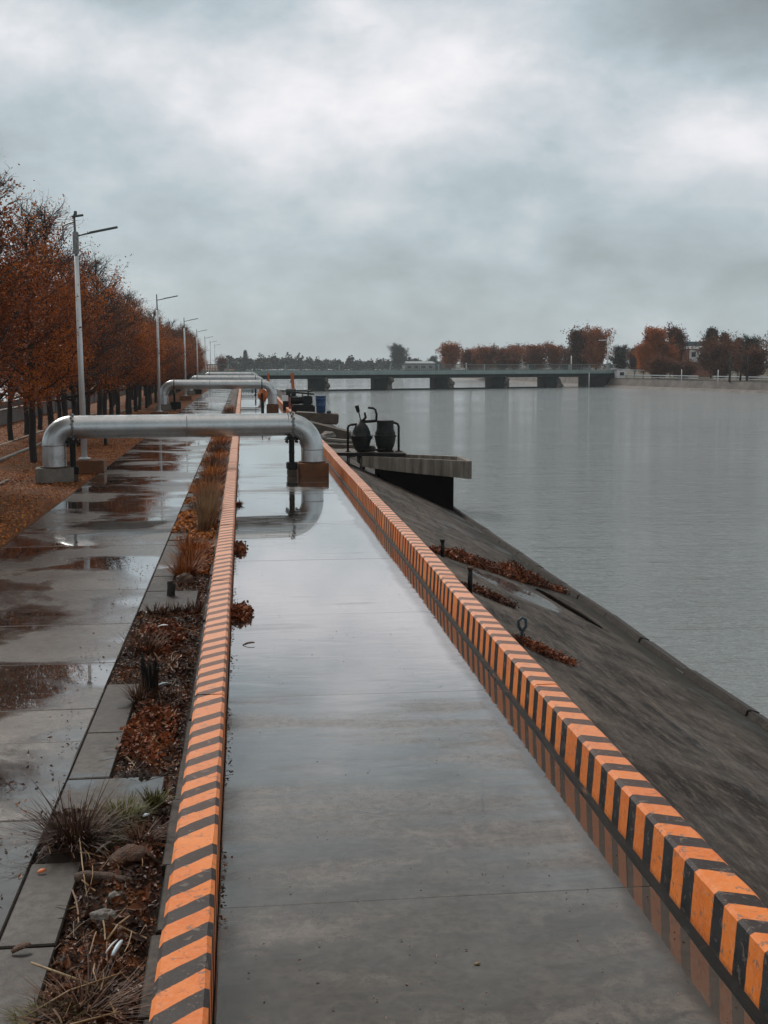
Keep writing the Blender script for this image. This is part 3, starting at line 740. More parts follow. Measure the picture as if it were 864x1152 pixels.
# ------------------------------------------------------------------ pipes
def make_pipe(D, rot, z, label, first=False):
    L, Rr = (-4.86, 1.86) if first else (-5.1, 1.9)
    cx = (L+Rr)/2; hw = (Rr-L)/2; r = .3; BR = .68; BL_ = .46 if first else .68; B = BR
    t = empty('overhead_pipe', (cx, D, 0), label, 'pipe', 'big silver pipes crossing over the path', rot)
    MB().tube([(-hw+BL_, 0, z), (hw-BR, 0, z)], r, 40, False).build('pipe_run', M['pipe'], t, True)
    for sgn in (-1, 1):
        B = BR if sgn > 0 else BL_; pts = []
        for k in range(13):
            a = PI/2*k/12
            pts.append((sgn*(hw-B+B*math.sin(a)), 0, z-B+B*math.cos(a)))
        MB().tube(pts, r, 40, False).build('elbow', M['pipe'], t, True)
        x = sgn*hw
        MB().tube([(x, 0, z-B), (x, 0, .3)], r*.995, 40, False).build('riser', M['pipe'], t, True)
        w = MB(); w.lathe((x, 0, z-B), [(r+.002, -.012), (r+.008, -.006), (r+.008, .006), (r+.002, .012)], 40); w.build('weld_seam', M['steelgrey'], t, True)
        f = MB(); f.lathe((x, 0, .37), [(r+.01, -.02), (r+.06, -.02), (r+.06, .012), (r+.01, .012)], 32); f.build('base_flange', M['cardboard'], t)
        if first:
            # ring clamp of link plates and bolts round the pipe
            xc = sgn*(hw-B)+(.12 if sgn > 0 else .05)
            xc = (hw-B+.12) if sgn > 0 else -(hw-B+.0)
            c = MB()
            for k in range(22):
                a = 2*PI*k/22; c.box((xc+(.025 if k % 2 else -.025), (r+.02)*math.cos(a), z+(r+.02)*math.sin(a)), (.05, .07, .035), (a, 0, 0), bev=.006)
            c.lathe((xc, 0, z), [(r+.001, -.03), (r+.014, -.03), (r+.014, .03), (r+.001, .03)], 40, 'X'); c.build('clamp', M['steelgrey'], t)
            b = MB(); b.box((xc, 0, z-r-.10), (.34, .3, .035), bev=.006); b.box((xc, 0, z-r-.045), (.22, .26, .08), bev=.01)
            for i in (-1, 1):
                for j in (-1, 1): b.tube([(xc+i*.13, j*.11, z-r-.2), (xc+i*.13, j*.11, z-r-.04)], .016, 8); b.lathe((xc+i*.13, j*.11, z-r-.16), [(.03, -.02), (.03, .02)], 6)
            b.build('saddle', M['steelblack'], t)
            p = MB(); p.tube([(xc, 0, .2), (xc, 0, z-r-.1)], .075, 16); p.lathe((xc, 0, .62), [(.085, 0), (.085, .03)], 16)
            p.build('support_post', M['steelblack'], t, 'auto'); MB().box((xc, 0, .27), (.27, .27, .2), bev=.02).build('post_foot', M['steelblack'], t)
            MB().box((xc, 0, .085), (.24, .24, .18), bev=.02).build('post_plinth', M['conc_dark'], t)
        else:
            xc = sgn*(hw-B)
            MB().lathe((xc, 0, z), [(r+.001, -.03), (r+.03, -.03), (r+.03, .03), (r+.001, .03)], 32, 'X').build('clamp', M['steelblack'], t)
            MB().box((xc, 0, .55), (.14, .14, 1.1), bev=.01).build('support_post', M['steelblack'], t)
    for k in ([.0] if first else [-.15]):
        MB().lathe((k*hw, 0, z), [(r+.001, -.01), (r+.006, -.006), (r+.006, .006), (r+.001, .01)], 40, 'X').build('weld_seam', M['steelgrey'] if first else M['steelblack'], t, True)
    for sgn in (-1, 1):
        m = M['rustblock'] if sgn > 0 else M['conc']
        bl = MB().box((sgn*hw, 0, .165), (.78 if sgn > 0 else .95, .7, .37), bev=.015).build('footing', m, t)
        if first: bl['label'] = 'rusty orange footing block' if sgn > 0 else 'grey concrete footing block'
    if not first: 
        MB().box((-hw+.75, .1, .3), (.7, .4, .5), bev=.05).build('valve_box', M['steelblack'], t)
    return t
make_pipe(31.95, R(7.5), 1.38, 'large silver pipe with elbows and clamps crossing the path nearest the camera', True)
make_pipe(79, 0, 1.66, 'silver pipe crossing the path, second from the camera')
make_pipe(119, 0, 1.56, 'silver pipe crossing the path, third from the camera')
make_pipe(163, 0, 1.56, 'farthest silver pipe crossing the path just before the bridge')

# ------------------------------------------------------------------ lamps
def make_lamp(x, y, label, first=False):
    t = empty('street_lamp', (x, y, 0), label, 'street lamp', 'street lamps along the left walkway')
    m = MB(); m.tube([(0, 0, .36), (0, 0, 5.9), ], [.088, .06], 18); m.build('pole', M['lamp'], t, True)
    MB().tube([(0, 0, 5.9), (-.02, 0, 7.02 if first else 6.75)], [.035, .03], 12).build('mast', M['lamphead'], t, True)
    MB().lathe((0, 0, .37), [(.17, 0), (.17, .03), (.1, .05)], 16).build('base_flange', M['lamp'], t)
    MB().tube([(-.02, 0, 6.43), (.4, 0, 6.52)], .024, 8).build('arm', M['lamphead'], t, True)
    MB().box((.75, 0, 6.60), (.78, .15, .05), (0, -.2, 0), bev=.012).build('lamp_head', M['lamphead'], t)
    if first:
        MB().tube([(0, 0, 6.82), (-.2, 0, 6.76), (-.33, 0, 6.7)], .022, 6).build('bracket', M['lamphead'], t)
        MB().tube([(-.33, 0, 6.72), (-.33, 0, 6.3)], .02, 6).build('antenna', M['lamphead'], t)
        c = MB().box((.07, 0, 6.97), (.32, .12, .05), (0, -.15, 0), bev=.01); c.box((.02, 0, 7.05), (.08, .08, .1), bev=.01); c.build('camera_head', M['lamphead'], t)
        MB().box((0, 0, 6.25), (.15, .14, .6), bev=.02).build('collar_box', M['steelgrey'], t)
    f = MB().box((.07 if first else 0, 0, .165), (.98, .72, .36), bev=.015).build('footing', M['rustblock'], t)
    return t
LAMPS = [(-4.40, 34), (-4.60, 67.5), (-4.72, 101), (-4.95, 134.5), (-5.1, 168), (-5.25, 201), (-5.3, 235)]
ordn = ['first', 'second', 'third', 'fourth', 'fifth', 'sixth', 'seventh', 'eighth', 'ninth', 'tenth']
for i, (x, y) in enumerate(LAMPS):
    lab = ('tall silver street lamp on an orange footing behind the nearest pipe', 'silver street lamp rising behind the second pipe')[i] if i < 2 else \
        'slim street lamp, %s of the row counted from the camera' % ordn[i] if i < 6 else 'slim street lamp farthest down the walkway'
    o = make_lamp(x, y, lab, i == 0)
    if i == 0: o.rotation_euler.y = R(-.5)

# ------------------------------------------------------------------ trees
def limb(m, p0, d, L, r0, seg, up, n, wob=.12, r1=.25):
    pts = [Vector(p0)]; d = Vector(d).normalized(); rad = [r0]
    for i in range(seg):
        d = (d+Vector((random.gauss(0, wob), random.gauss(0, wob), random.gauss(0, wob)+up))).normalized()
        pts.append(pts[-1]+d*(L/seg)); rad.append(r0*(1-(1-r1)*(i+1)/seg))
    m.tube(pts, rad, n, False); return pts
def make_leaves(name, spots, size, mat, parent, thin=1.0, per=3, jit=.16):
    vs = []; fs = []; lr = []
    for p, w in spots:
        r = random.random()
        for _ in range(per):
            if random.random() > w*thin: continue
            c = Vector(p)+Vector((random.gauss(0, jit), random.gauss(0, jit), random.gauss(0, jit)))
            s = random.uniform(*size)
            a = Vector((random.gauss(0, 1), random.gauss(0, 1), random.gauss(0, .6)-.4)).normalized(); b = a.orthogonal()
            b = (Matrix.Rotation(random.uniform(0, 2*PI), 3, a) @ b).normalized()
            k = len(vs); w2 = s*.38
            vs += [tuple(c-a*s/2), tuple(c+b*w2/1.2), tuple(c+a*s/2), tuple(c-b*w2)]
            fs.append((k, k+1, k+2, k+3)); q = min(1, max(0, r*.6+random.random()*.4)); lr += [q]*4
    me = bpy.data.meshes.new(name); me.from_pydata(vs, [], fs); me.materials.append(mat)
    at = me.attributes.new('lr', 'FLOAT', 'POINT'); at.data.foreach_set('value', lr)
    o = bpy.data.objects.new(name, me); C.objects.link(o); o.parent = parent
    return o
random.seed(99)
leafy('weed_line', 'long line of russet weeds growing down a joint in the bank', 'weeds', bp(4.7, 21.4), 5200, 2.1, .36, .3, (.025, .065), M['weedred'], bankz, R(42), 'stuff', 3, lambda t: .55+.6*abs(math.sin(t*3.3+.6)))
leafy('bank_weed', 'small russet weed at the foot of the tall thin post on the bank', 'weed', bp(3.45, 16.5), 420, .38, .25, .14, (.02, .06), M['weedred'], bankz, -.5, None, 3)
leafy('bank_weed', 'flat russet weed around the blue iron hook on the bank', 'weed', bp(3.42, 13.35), 560, .38, .24, .11, (.02, .05), M['weedred'], bankz, -.3, None, 3)
leafy('red_weed', 'red leafy weed growing from the foot of the left kerb onto the path', 'weed', (-.07, 14.3, 0), 420, .12, .45, .12, (.03, .07), M['weedred'], lambda x, y: 0, 0, None, 3)
leafy('red_weed', 'smaller red weed at the foot of the left kerb farther along', 'weed', (-.1, 19.4, 0), 200, .09, .5, .15, (.03, .07), M['weedred'], lambda x, y: 0, 0, None, 3)
leafy('bed_weed', 'russet leafy weed matted over the middle of the widest bed section', 'weed', (-.95, 13.0, .02), 900, .28, .8, .10, (.02, .06), M['weedred'], soilz, 0, None, 3)
leafy('bed_weed', 'russet leafy weed matted in the bed just below the stump', 'weed', (-.78, 9.6, .02), 800, .2, .7, .07, (.015, .05), M['weedred'], soilz, 0, None, 3)
def row_tree(seed, H, rad, dens, mat, baretop=.6, first_h=1.9, leafs=(.035, .09)):
    """upright tree: straight leader, many rising limbs, fine bare twigs at the top"""
    random.seed(seed)
    t = empty('autumn_tree', (0, 0, 0), 'tree', 'tree', None)
    tr = MB(); spots = []
    lean = random.uniform(-.02, .02)
    tp = [Vector((0, 0, -.1))]; rr = [.12]
    for i in range(1, 13):
        z = H*.97*i/12; tp.append(Vector((lean*z+random.gauss(0, .03), random.gauss(0, .03), z))); rr.append(.11*(1-i/12)**.8+.014)
    tr.tube(tp, rr, 8, False)
    def at(z):
        k = min(11, int(z/(H*.97)*12)); a, b = tp[k], tp[k+1]; u = (z-a.z)/(b.z-a.z) if b.z > a.z else 0
        return a.lerp(b, u)
    tw = MB()
    for i in range(46):
        f = (i/45); z = first_h+(H*.93-first_h)*f**.95; a = i*2.4+random.uniform(-.4, .4)
        prof = (1-f)**.65*(.62+.38*min(1, f*5))+.10
        L = rad*prof*random.uniform(.55, 1.35)*(1+.22*math.sin(a+seed)*math.cos(f*9+seed))
        upz = .45+.75*f+random.uniform(-.1, .2)
        pts = limb(tr, at(z), (math.cos(a), math.sin(a), upz*.75), L*1.15, .05*(1-f)+.012, 6, .09, 5)
        for j in range(1, 7):
            p = pts[j]; frac = j/6
            for q in range(3 if frac > .3 else 2):
                dd = Vector((math.cos(a)+random.gauss(0, .7), math.sin(a)+random.gauss(0, .7), random.uniform(.1, 1.1)))
                l2 = (.35+.55*(1-f)+.2)*random.uniform(.5, 1.15)
                if mn.noise((p.x*.9+seed, p.y*.9, p.z*.9)) < -.22: continue
                tpnt = limb(tw, p, dd, l2, .012, 4, .07, 3, .2)
                hz = p.z/H
                wgt = dens*(1.0 if hz < baretop else max(.04, 1-(hz-baretop)/(1-baretop)*1.15))
                for w_ in tpnt[1:]: 
                    spots.append((w_, wgt))
                    if random.random() < .5:
                        e = limb(tw, w_, (random.gauss(0, 1), random.gauss(0, 1), random.uniform(0, 1)), l2*.4, .006, 2, .05, 3, .2)
                        spots.append((e[-1], wgt)); spots.append((e[1], wgt))
    for i in range(26):   # leader twigs
        z = H*random.uniform(.75, .97)
        limb(tw, at(z), (random.gauss(0, .5), random.gauss(0, .5), 1), random.uniform(.4, 1.1), .01, 5, .05, 3, .15)
    o = tr.build('trunk', M['bark'], t, True)
    k = tw.build('branches', M['bark'], t)
    make_leaves('crown', spots, leafs, mat, t, 1.0, 10, .13)
    return t
def round_tree(seed, H, rad, mat, shape='round', leafs=(.2, .45), nl=60, first_h=None, per=11, jit=.5, gaps=.0, trunk_r=.22):
    random.seed(seed)
    t = empty('far_tree', (0, 0, 0), 'tree', 'tree', None)
    tr = MB(); spots = []; fh = H*.22 if first_h is None else first_h
    tr.tube([(0, 0, -.5), (random.gauss(0, .1), 0, H*.4), (random.gauss(0, .2), 0, H*.9)], [trunk_r, trunk_r*.6, .04], 7, False)
    for i in range(nl):
        f = i/(nl-1); a = i*2.4+random.uniform(-.5, .5)
        if shape == 'round': prof = math.sin(PI*min(1, f*.82+.14))**.8+.06; z = fh+(H*.86-fh)*f
        elif shape == 'cone': prof = (1-f)**.8+.06; z = fh+(H*.96-fh)*f
        else: prof = .9*math.sin(PI*min(1, f*.85+.12))+.12; z = fh+(H*.85-fh)*f
        L = rad*prof*random.uniform(.55, 1.2)*(1+.35*math.sin(a*1.0+seed)*math.sin(f*7+seed))
        up = {'round': .35+.9*f, 'cone': .05, 'poplar': 1.6}[shape]
        d = Vector((math.cos(a), math.sin(a), up)).normalized()
        pts = limb(tr, (0, 0, z*.85 if shape != 'cone' else z), d, L, .07*(1-f)+.02, 5, .06, 4, .1)
        for j, p in enumerate(pts[1:]):
            for q in range(3):
                e = p+Vector((random.gauss(0, jit*.7), random.gauss(0, jit*.7), random.gauss(0, jit*.5)))
                if random.random() > gaps: spots.append((e, 1))
    tr.build('trunk', M['bark'], t, True)
    make_leaves('crown', spots, leafs, mat, t, .95, per+6, jit*.8)
    return t
def place(proto, used, x, y, z, s, rz, label, group, cat='tree', name=None):
    o = proto if proto not in used else copy_tree(proto)
    used.add(proto); o.location = (x, y, z); o.scale = (s[0], s[0], s[1]) if hasattr(s, '__len__') else (s, s, s); o.rotation_euler.z = rz
    o['label'] = label; o['group'] = group; o['category'] = cat
    if name: o.name = name
    return o
LR, LD = M['leaf_rust'], M['leaf_dark']
P1 = [row_tree(11, 8.9, 2.1, .75, LR, .42), row_tree(12, 8.4, 2.0, .8, LR, .5), row_tree(13, 8.7, 2.0, .16, LD, .22), row_tree(14, 8.8, 2.2, .9, LR, .45), row_tree(15, 8.3, 2.0, .4, LD, .32), row_tree(16, 7.6, 1.8, .75, LR, .55)]
used = set(); random.seed(77)
# near row (order of kinds follows the photograph: rust, rust, then thin dark tops, bright rust, dark)
seq = [0, 3, 1, 0, 3, 2, 0, 2, 4, 2, 5, 3, 1, 3, 1, 4, 5, 4, 2, 1, 4, 3, 5, 1]
ys1 = [23.4, 27.0, 30.6] + [37.7+3.6*i for i in range(43)]
cnt = {}
for i, y in enumerate(ys1):
    k = seq[i] if i < len(seq) else random.choice([1, 3, 5, 4, 2, 0])
    prev = max([j for j, (lx, ly) in enumerate(LAMPS) if ly < y], default=-1); cnt[prev] = cnt.get(prev, 0)+1
    w = ['rust orange', 'bright rust', 'thin dark-topped', 'dense orange', 'dark brown', 'short rust'][k]
    if prev < 0: lab = ['rust tree at the left edge, only its hanging branches in view', 'rust tree at the left edge whose bare top reaches highest', 'dense orange tree cut by the left edge, before the first lamp'][i]
    else: lab = '%s tree in the near row, %s one past the %s lamp' % (w, (ordn+['eleventh', 'twelfth'])[cnt[prev]-1], ordn[prev])
    xx = -6.5-(.9*(y-40)/160 if y > 40 else 0)
    hs = random.uniform(.86, 1.04)*(1.06 if i in (1, 2) else 1.0 if i < 5 else .92 if i < 10 else .84)
    place(P1[k], used, xx+random.uniform(-.12, .12), y, -.03, (1.0*random.uniform(.92, 1.08), hs), random.uniform(0, 6.28), lab, 'rust coloured trees in the row beside the walkway')
ys2 = [28, 32.5, 41.0, 44.9, 48.8, 52.7]+[56.6+4.2*i for i in range(32)]
cnt = {}
for i, y in enumerate(ys2):
    k = random.choice([0, 1, 3, 4, 2]) if i != 4 else 2
    prev = max([j for j, (lx, ly) in enumerate(LAMPS) if ly < y], default=-1); cnt[prev] = cnt.get(prev, 0)+1
    w = ['rust orange', 'bright rust', 'thin dark-topped', 'dense orange', 'dark brown'][k]
    lab = '%s tree in the back row, %s one %s lamp' % (w, (ordn+['eleventh', 'twelfth'])[cnt[prev]-1], 'past the '+ordn[prev] if prev >= 0 else 'before the first')
    place(P1[k], used, -9.3+random.uniform(-.3, .3), y, -.03, (random.uniform(.85, 1.0), random.uniform(.78, .9)), random.uniform(0, 6.28), lab, 'trees in the back row behind the walkway')

# right bank and far trees
FT = {'red': round_tree(21, 10, 4.6, M['leaf_red'], nl=90, gaps=.1), 'red2': round_tree(22, 10, 4.2, M['leaf_red'], shape='poplar', nl=90, gaps=.1),
      'orange': round_tree(23, 11, 3.6, M['leaf_orange'], nl=90, gaps=.1), 'brown': round_tree(24, 7, 5.2, M['leaf_dark'], nl=100, first_h=.6, gaps=.1, leafs=(.2, .42)),
      'pine': round_tree(25, 9, 3.2, M['leaf_green'], shape='cone', nl=70, leafs=(.25, .5), gaps=.15), 'green': round_tree(26, 12, 5.4, M['leaf_green'], nl=90),
      'brownup': round_tree(27, 11, 3.4, M['leaf_dark'], nl=90, gaps=.1)}
used = set()
F = 1350.0
def far(kind, px, top, wpx, D, label, group='trees on the far right bank', Z0=None, name=None):
    """px/top/width were read off the photograph once; turned here into metres at the distance D"""
    X = (px-273)/F*D; base = .15 if Z0 is None else Z0
    H = (409-top)/F*D+3-base; wm = wpx/F*D
    p = FT[kind]; dims = {'red': (10, 8.6), 'red2': (10.2, 7.2), 'orange': (10.4, 6.8), 'brown': (7, 9.6), 'pine': (9.2, 5.6), 'green': (11.6, 9.6), 'brownup': (10.4, 6.6)}[kind]
    place(p, used, X, D, base, (wm/dims[1], H/dims[0]), random.uniform(0, 6.28), label, group, name=name)
far('red2', 506, 384, 34, 330, 'leftmost reddish tree of the group beyond the bridge, upright crown', name='broadleaf_tree')
far('red', 530, 391, 36, 335, 'low reddish tree right of the leftmost upright one beyond the bridge')
far('red', 548, 388, 32, 325, 'round red-brown tree in the middle of the group beyond the bridge')
far('brownup', 566, 390, 22, 340, 'narrow dark tree beyond the bridge, right of the round red one')
far('red2', 580, 386, 30, 325, 'pointed brown tree beyond the bridge above the third pier gap')
far('red', 603, 386, 44, 318, 'wide rust tree beyond the bridge, left of the bridge lamp')
far('red2', 627, 385, 30, 320, 'rust tree beyond the bridge just left of the bridge lamp')
far('brown', 645, 396, 30, 310, 'low dark bush beyond the bridge behind the bridge lamp')
far('brownup', 656, 367, 34, 285, 'left half of the tall brown pair beyond the bridge')
far('red', 676, 366, 36, 280, 'right half of the tall brown pair beyond the bridge')
far('green', 704, 388, 26, 300, 'dark green tree just left of the tall white mast', name='dark_tree')
far('brownup', 722, 388, 20, 290, 'dark brown tree just right of the tall white mast')
far('orange', 743, 364, 32, 236, 'tall orange tree at the bridge head, left of its twin')
far('orange', 732, 384, 20, 232, 'short bright orange tree at the left foot of the tall orange one')
far('brownup', 769, 363, 28, 244, 'tall olive brown tree right of the tall orange one')
far('red', 758, 384, 30, 238, 'red-brown tree filling between the two tallest trees at the bridge head')
far('orange', 765, 390, 16, 236, 'short red-orange tree left of the white house')
far('pine', 813, 370, 26, 240, 'tallest dark conifer rising behind the large round bush', name='conifer')
far('pine', 828, 375, 18, 244, 'second dark conifer right of the tallest one')
far('brown', 826, 386, 54, 226, 'large round brown bush on the right bank', name='round_bush')
far('brown', 780, 409, 42, 222, 'low brown bush below the white house')
far('brown', 750, 405, 34, 222, 'low brown bush under the tall orange tree')
far('pine', 846, 381, 20, 232, 'dark conifer right of the large round bush')
far('green', 862, 377, 30, 225, 'dark tree cut off by the right edge of the view')
far('brown', 862, 396, 44, 205, 'russet bush at the right edge of the view behind the river wall')
far('brown', 905, 385, 60, 200, 'brown bush just beyond the right edge')
far('green', 447, 387, 24, 610, 'lone dark round tree on the horizon above the middle of the bridge', 'trees on the horizon', -1.2)
far('green', 486, 400, 12, 640, 'small dark tree on the horizon left of the reddish group', 'trees on the horizon', -1.2)
far('pine', 276, 395, 7, 640, 'thin poplar standing above the horizon trees at the left', 'trees on the horizon', -1.2)
far('brown', 250, 404, 14, 420, 'dark bush where the left bank meets the horizon', 'trees on the horizon', 0)
# far wood, one mass
random.seed(5)
w = MB(); w.raw = True; lr = []
spots = []
for i in range(330):
    px = random.uniform(252, 500) if i < 230 else random.uniform(500, 1000); D = random.uniform(660, 800); X = (px-273)/F*D
    h = (3+abs(random.gauss(0, 1.6)) + 1.6*math.sin(px*.045)**2 + (1.5 if px < 350 else 0))*.82
    if random.random() < .15: h *= 1.3
    for _ in range(34):
        a = random.uniform(0, 6.28); z = random.random(); r = random.uniform(1.2, 2.6)*(1-z*.75)
        spots.append((Vector((X+r*math.cos(a)*1.5, D+r*math.sin(a), -1.2+h*(.15+.85*z)+.8)), 1))
t0 = make_leaves('far_wood', spots, (.8, 1.9), M['leaf_green'], None, 1, 3, .6); tag(t0, 'low hazy wood along the horizon beyond the river', 'wood', None, 'stuff')

# ------------------------------------------------------------------ verge edgings, wall and sheds on the left
m = MB().box((-7.6, 62, .0), (.16, 70, .07), bev=.01); q = m.build('path_edging', M['conc']); q['kind'] = 'structure'
m = MB().box((-6.1, 24, .0), (.07, 16, .04), bev=.01); q = m.build('thin_path_edging', M['conc']); q['kind'] = 'structure'
m = MB().box((-9.0, 62, -.02), (.14, 60, .06), bev=.01); q = m.build('back_path_edging', M['conc']); q['kind'] = 'structure'
s = empty('boundary_wall', (-11.9, 50, 0), 'low grey rendered wall behind the two rows of trees', 'wall')
m = MB().box((0, 40, .33), (.2, 130, .72)); m.build('wall', M['wall_grey'], s)
MB().box((0, 40, .71), (.28, 130, .06), bev=.01).build('coping', M['conc'], s)
pl = MB()
for i in range(26): pl.box((.12, -22+i*5, .33), (.12, .3, .74), bev=.01)
pl.build('pilasters', M['wall_grey'], s)
def shed(x, y, w, d, h, rh, roof, wall, label):
    s = empty('shed', (x, y, -1.1 if h < 2.5 else -.03), label, 'shed')
    MB().box((0, 0, h/2), (w, d, h)).build('wall', wall, s)
    m = MB(); o_ = .3
    m.add([(-w/2-o_, -d/2-o_, h), (w/2+o_, -d/2-o_, h), (w/2+o_, d/2+o_, h), (-w/2-o_, d/2+o_, h), (0, -d/2-o_, h+rh), (0, d/2+o_, h+rh)],
          [(0, 1, 4), (2, 3, 5), (1, 2, 5, 4), (3, 0, 4, 5), (0, 3, 2, 1)]); m.build('roof', roof, s)
    wn = []
    for k in (-1, 0, 1):
        f = MB().box((w/2+.03, k*d*.28, h*.55), (.08, 1.2, .8)).build('window', M['white'], s)
        MB().box((w/2+.08, k*d*.28, h*.55), (.03, 1.0, .62)).build('pane', M['glass'], f)
    return s
shed(-16.5, 74, 6, 14, 2.0, 1.1, M['roofwhite'], M['wall_grey'], 'low shed with pale metal roof seen between the trunks at the left edge')
shed(-18, 96, 7, 12, 2.0, 1.5, M['roofblue'], M['wall_grey'], 'shed with blue metal roof behind the grey wall')
shed(-20, 110, 8, 26, 2.6, 1.5, M['roofwhite'], M['tan'], 'long tan shed glimpsed between the tree trunks')
# small dark bench on the grass
s = empty('bench', (-5.55, 45.5, -.02), 'low black bench on the orange grass behind the nearest pipe', 'bench')
MB().box((0, 0, .34), (1.3, .42, .09), bev=.015).build('seat', M['steelblack'], s)
for k in (-1, 1): MB().box((k*.45, 0, .15), (.1, .34, .3), bev=.01).build('leg', M['steelblack'], s)

# ------------------------------------------------------------------ outfall trough (jetty) with pump tanks
s = empty('outfall_trough', (3.0, 38.6, 0), 'stained concrete outfall trough jutting from the bank over the river', 'jetty')
def L2(p): return (p[0]-3.0, p[1]-38.6, p[2])
def hull(m, sec):
    """sec: list of cross-section loops"""
    b = len(m.v); n_ = len(sec[0])
    for c in sec: m.v += [L2(p) for p in c]
    for i in range(len(sec)-1):
        for k in range(n_): m.f.append((b+i*n_+k, b+i*n_+(k+1) % n_, b+(i+1)*n_+(k+1) % n_, b+(i+1)*n_+k))
    m.f.append(tuple(b+k for k in range(n_))); m.f.append(tuple(b+(len(sec)-1)*n_+k for k in range(n_)))
def sect(x, yf, yb, zt, zb, lip):   # open-topped channel
    return [(x, yf, zb), (x, yf, zt), (x, yf+.14, zt), (x, yf+.14, zt-lip), (x, yb-.14, zt-lip), (x, yb-.14, zt), (x, yb, zt), (x, yb, zb)]
m = MB(); hull(m, [sect(3.75, 38.0, 39.9, .06, -.26, .1), sect(4.4, 37.7, 39.6, .055, -.35, .2), sect(5.4, 37.0, 38.9, .05, -.42, .25), sect(6.2, 36.45, 38.4, .045, -.46, .3), sect(6.78, 36.0, 38.0, .04, -.50, .3)])
m.build('channel', M['trough'], s)
m = MB(); hull(m, [[(6.78, 36.0, -.50), (6.78, 36.0, .045), (6.90, 35.96, .045), (6.90, 35.96, -.50)], [(6.78, 38.0, -.50), (6.78, 38.0, .045), (6.90, 38.0, .045), (6.90, 38.0, -.50)]]); m.build('end_plate', M['trough'], s)
m = MB(); hull(m, [[(2.85, 38.55, .07), (5.15, 37.9, .07), (5.15, 39.9, .07), (2.85, 40.3, .07)], [(2.85, 38.55, .155), (5.15, 37.9, .155), (5.15, 39.9, .155), (2.85, 40.3, .155)]]); m.build('deck', M['conc_dark'], s)
m = MB(); m.box(L2((3.95, 38.15, .11)), (2.4, .07, .1), (0, 0, R(-15.8))); m.build('deck_edge', M['steelblack'], s)
m = MB(); hull(m, [[(4.3, 38.2, -.9), (4.3, 38.2, -.345), (4.3, 39.4, -.345), (4.3, 39.4, -.9)], [(6.1, 37.1, -1.9), (6.1, 37.1, -.465), (6.1, 38.2, -.465), (6.1, 38.2, -1.9)], [(6.5, 36.85, -1.9), (6.5, 36.85, -.49), (6.5, 37.9, -.49), (6.5, 37.9, -1.9)]]); m.build('shadow_block', M['void'], s)  # added matte black block standing in for the shadow beneath the trough
for x, y in ((3.35, 38.6), (3.75, 38.4), (3.95, 39.6)):
    MB().tube([L2((x, y, .08)), L2((x, y, bankz(x, y)-.05))], .05, 10).build('leg', M['steelgrey'], s, True)
# pump set
s = empty('pump_set', (4.15, 38.75, .155), 'pair of black cast iron pump tanks in a pipe frame on the trough deck', 'pump')
pf = [(0, -.04), (.10, -.04), (.13, 0), (.2, .06), (.27, .2), (.31, .36), (.335, .45), (.335, .5), (.31, .52), (.29, .66), (.22, .82), (.13, .93), (.07, .97), (.06, 1.05)]
MB().lathe((-.36, 0, 0), pf, 24).build('pointed_tank', M['iron_dull'], s, True)
m = MB(); m.lathe((-.36, 0, .45), [(.34, -.02), (.375, -.02), (.375, .0), (.34, .0)], 24); m.lathe((-.36, 0, .50), [(.34, 0), (.375, 0), (.375, .025), (.34, .025)], 24)
for k in range(12): a = 2*PI*k/12; m.tube([(-.36+.36*math.cos(a), .36*math.sin(a), .42), (-.36+.36*math.cos(a), .36*math.sin(a), .54)], .012, 6)
m.build('tank_flange', M['steelblack'], s)
pf = [(0, 0), (.2, 0), (.24, .05), (.3, .2), (.335, .38), (.34, .5), (.335, .52), (.32, .6), (.28, .72), (.27, .9), (.285, .96), (.285, .99), (.26, 1.0), (.0, 1.0)]
MB().lathe((.42, 0, .02), pf, 24).build('barrel_tank', M['iron_dull'], s, 'auto')
m = MB(); m.lathe((.42, 0, .5), [(.34, -.015), (.37, -.015), (.37, .03), (.34, .03)], 24); m.lathe((.42, 0, .62), [(.315, -.01), (.33, -.01), (.33, .02), (.31, .02)], 24)
for k in range(4): a = PI/4+PI/2*k; m.box((.42+.25*math.cos(a), .25*math.sin(a), .02), (.12, .12, .06), (0, 0, a))
m.build('tank_flange', M['steelblack'], s)
fr = MB()
fr.tube([(-.80, 0, -.02), (-.80, 0, .78), (-.77, 0, .85), (-.70, 0, .88), (-.42, 0, .90)], .038, 8)
fr.tube([(.86, 0, -.02), (.86, 0, .82), (.82, 0, .9), (.74, 0, .93), (.55, 0, .95)], .038, 8)
fr.tube([(-.36, 0, 1.0), (-.2, 0, .98), (.08, 0, 1.0), (.12, 0, 1.02)], .05, 8)
fr.tube([(.12, 0, .98), (.14, 0, 1.2), (.10, 0, 1.36), (.02, 0, 1.41), (-.14, 0, 1.43)], .036, 8)
fr.tube([(-.42, -.3, .1), (0, -.34, .08), (.4, -.3, .1)], .03, 8)
fr.build('pipe_frame', M['steelblack'], s, True)
for x in (-.80, .86, -.7, .75): pass
MB().box((.86, 0, -.0), (.22, .16, .05)).box((-.80, 0, -.0), (.16, .16, .05)).build('frame_foot', M['steelblack'], s)
MB().tube([(-.38, 0, 1.0), (-.42, 0, 1.2), (-.46, 0, 1.33)], .02, 8).tube([(-.455, 0, 1.28), (-.51, 0, 1.5)], [.055, .07], 10).build('lever', M['steelblack'], s)
MB().tube([(-.32, 0, 1.0), (-.22, 0, 1.12), (-.25, 0, 1.28)], [.05, .045, .03], 8).build('valve_stem', M['steelblack'], s)
m = MB(); random.seed(8)
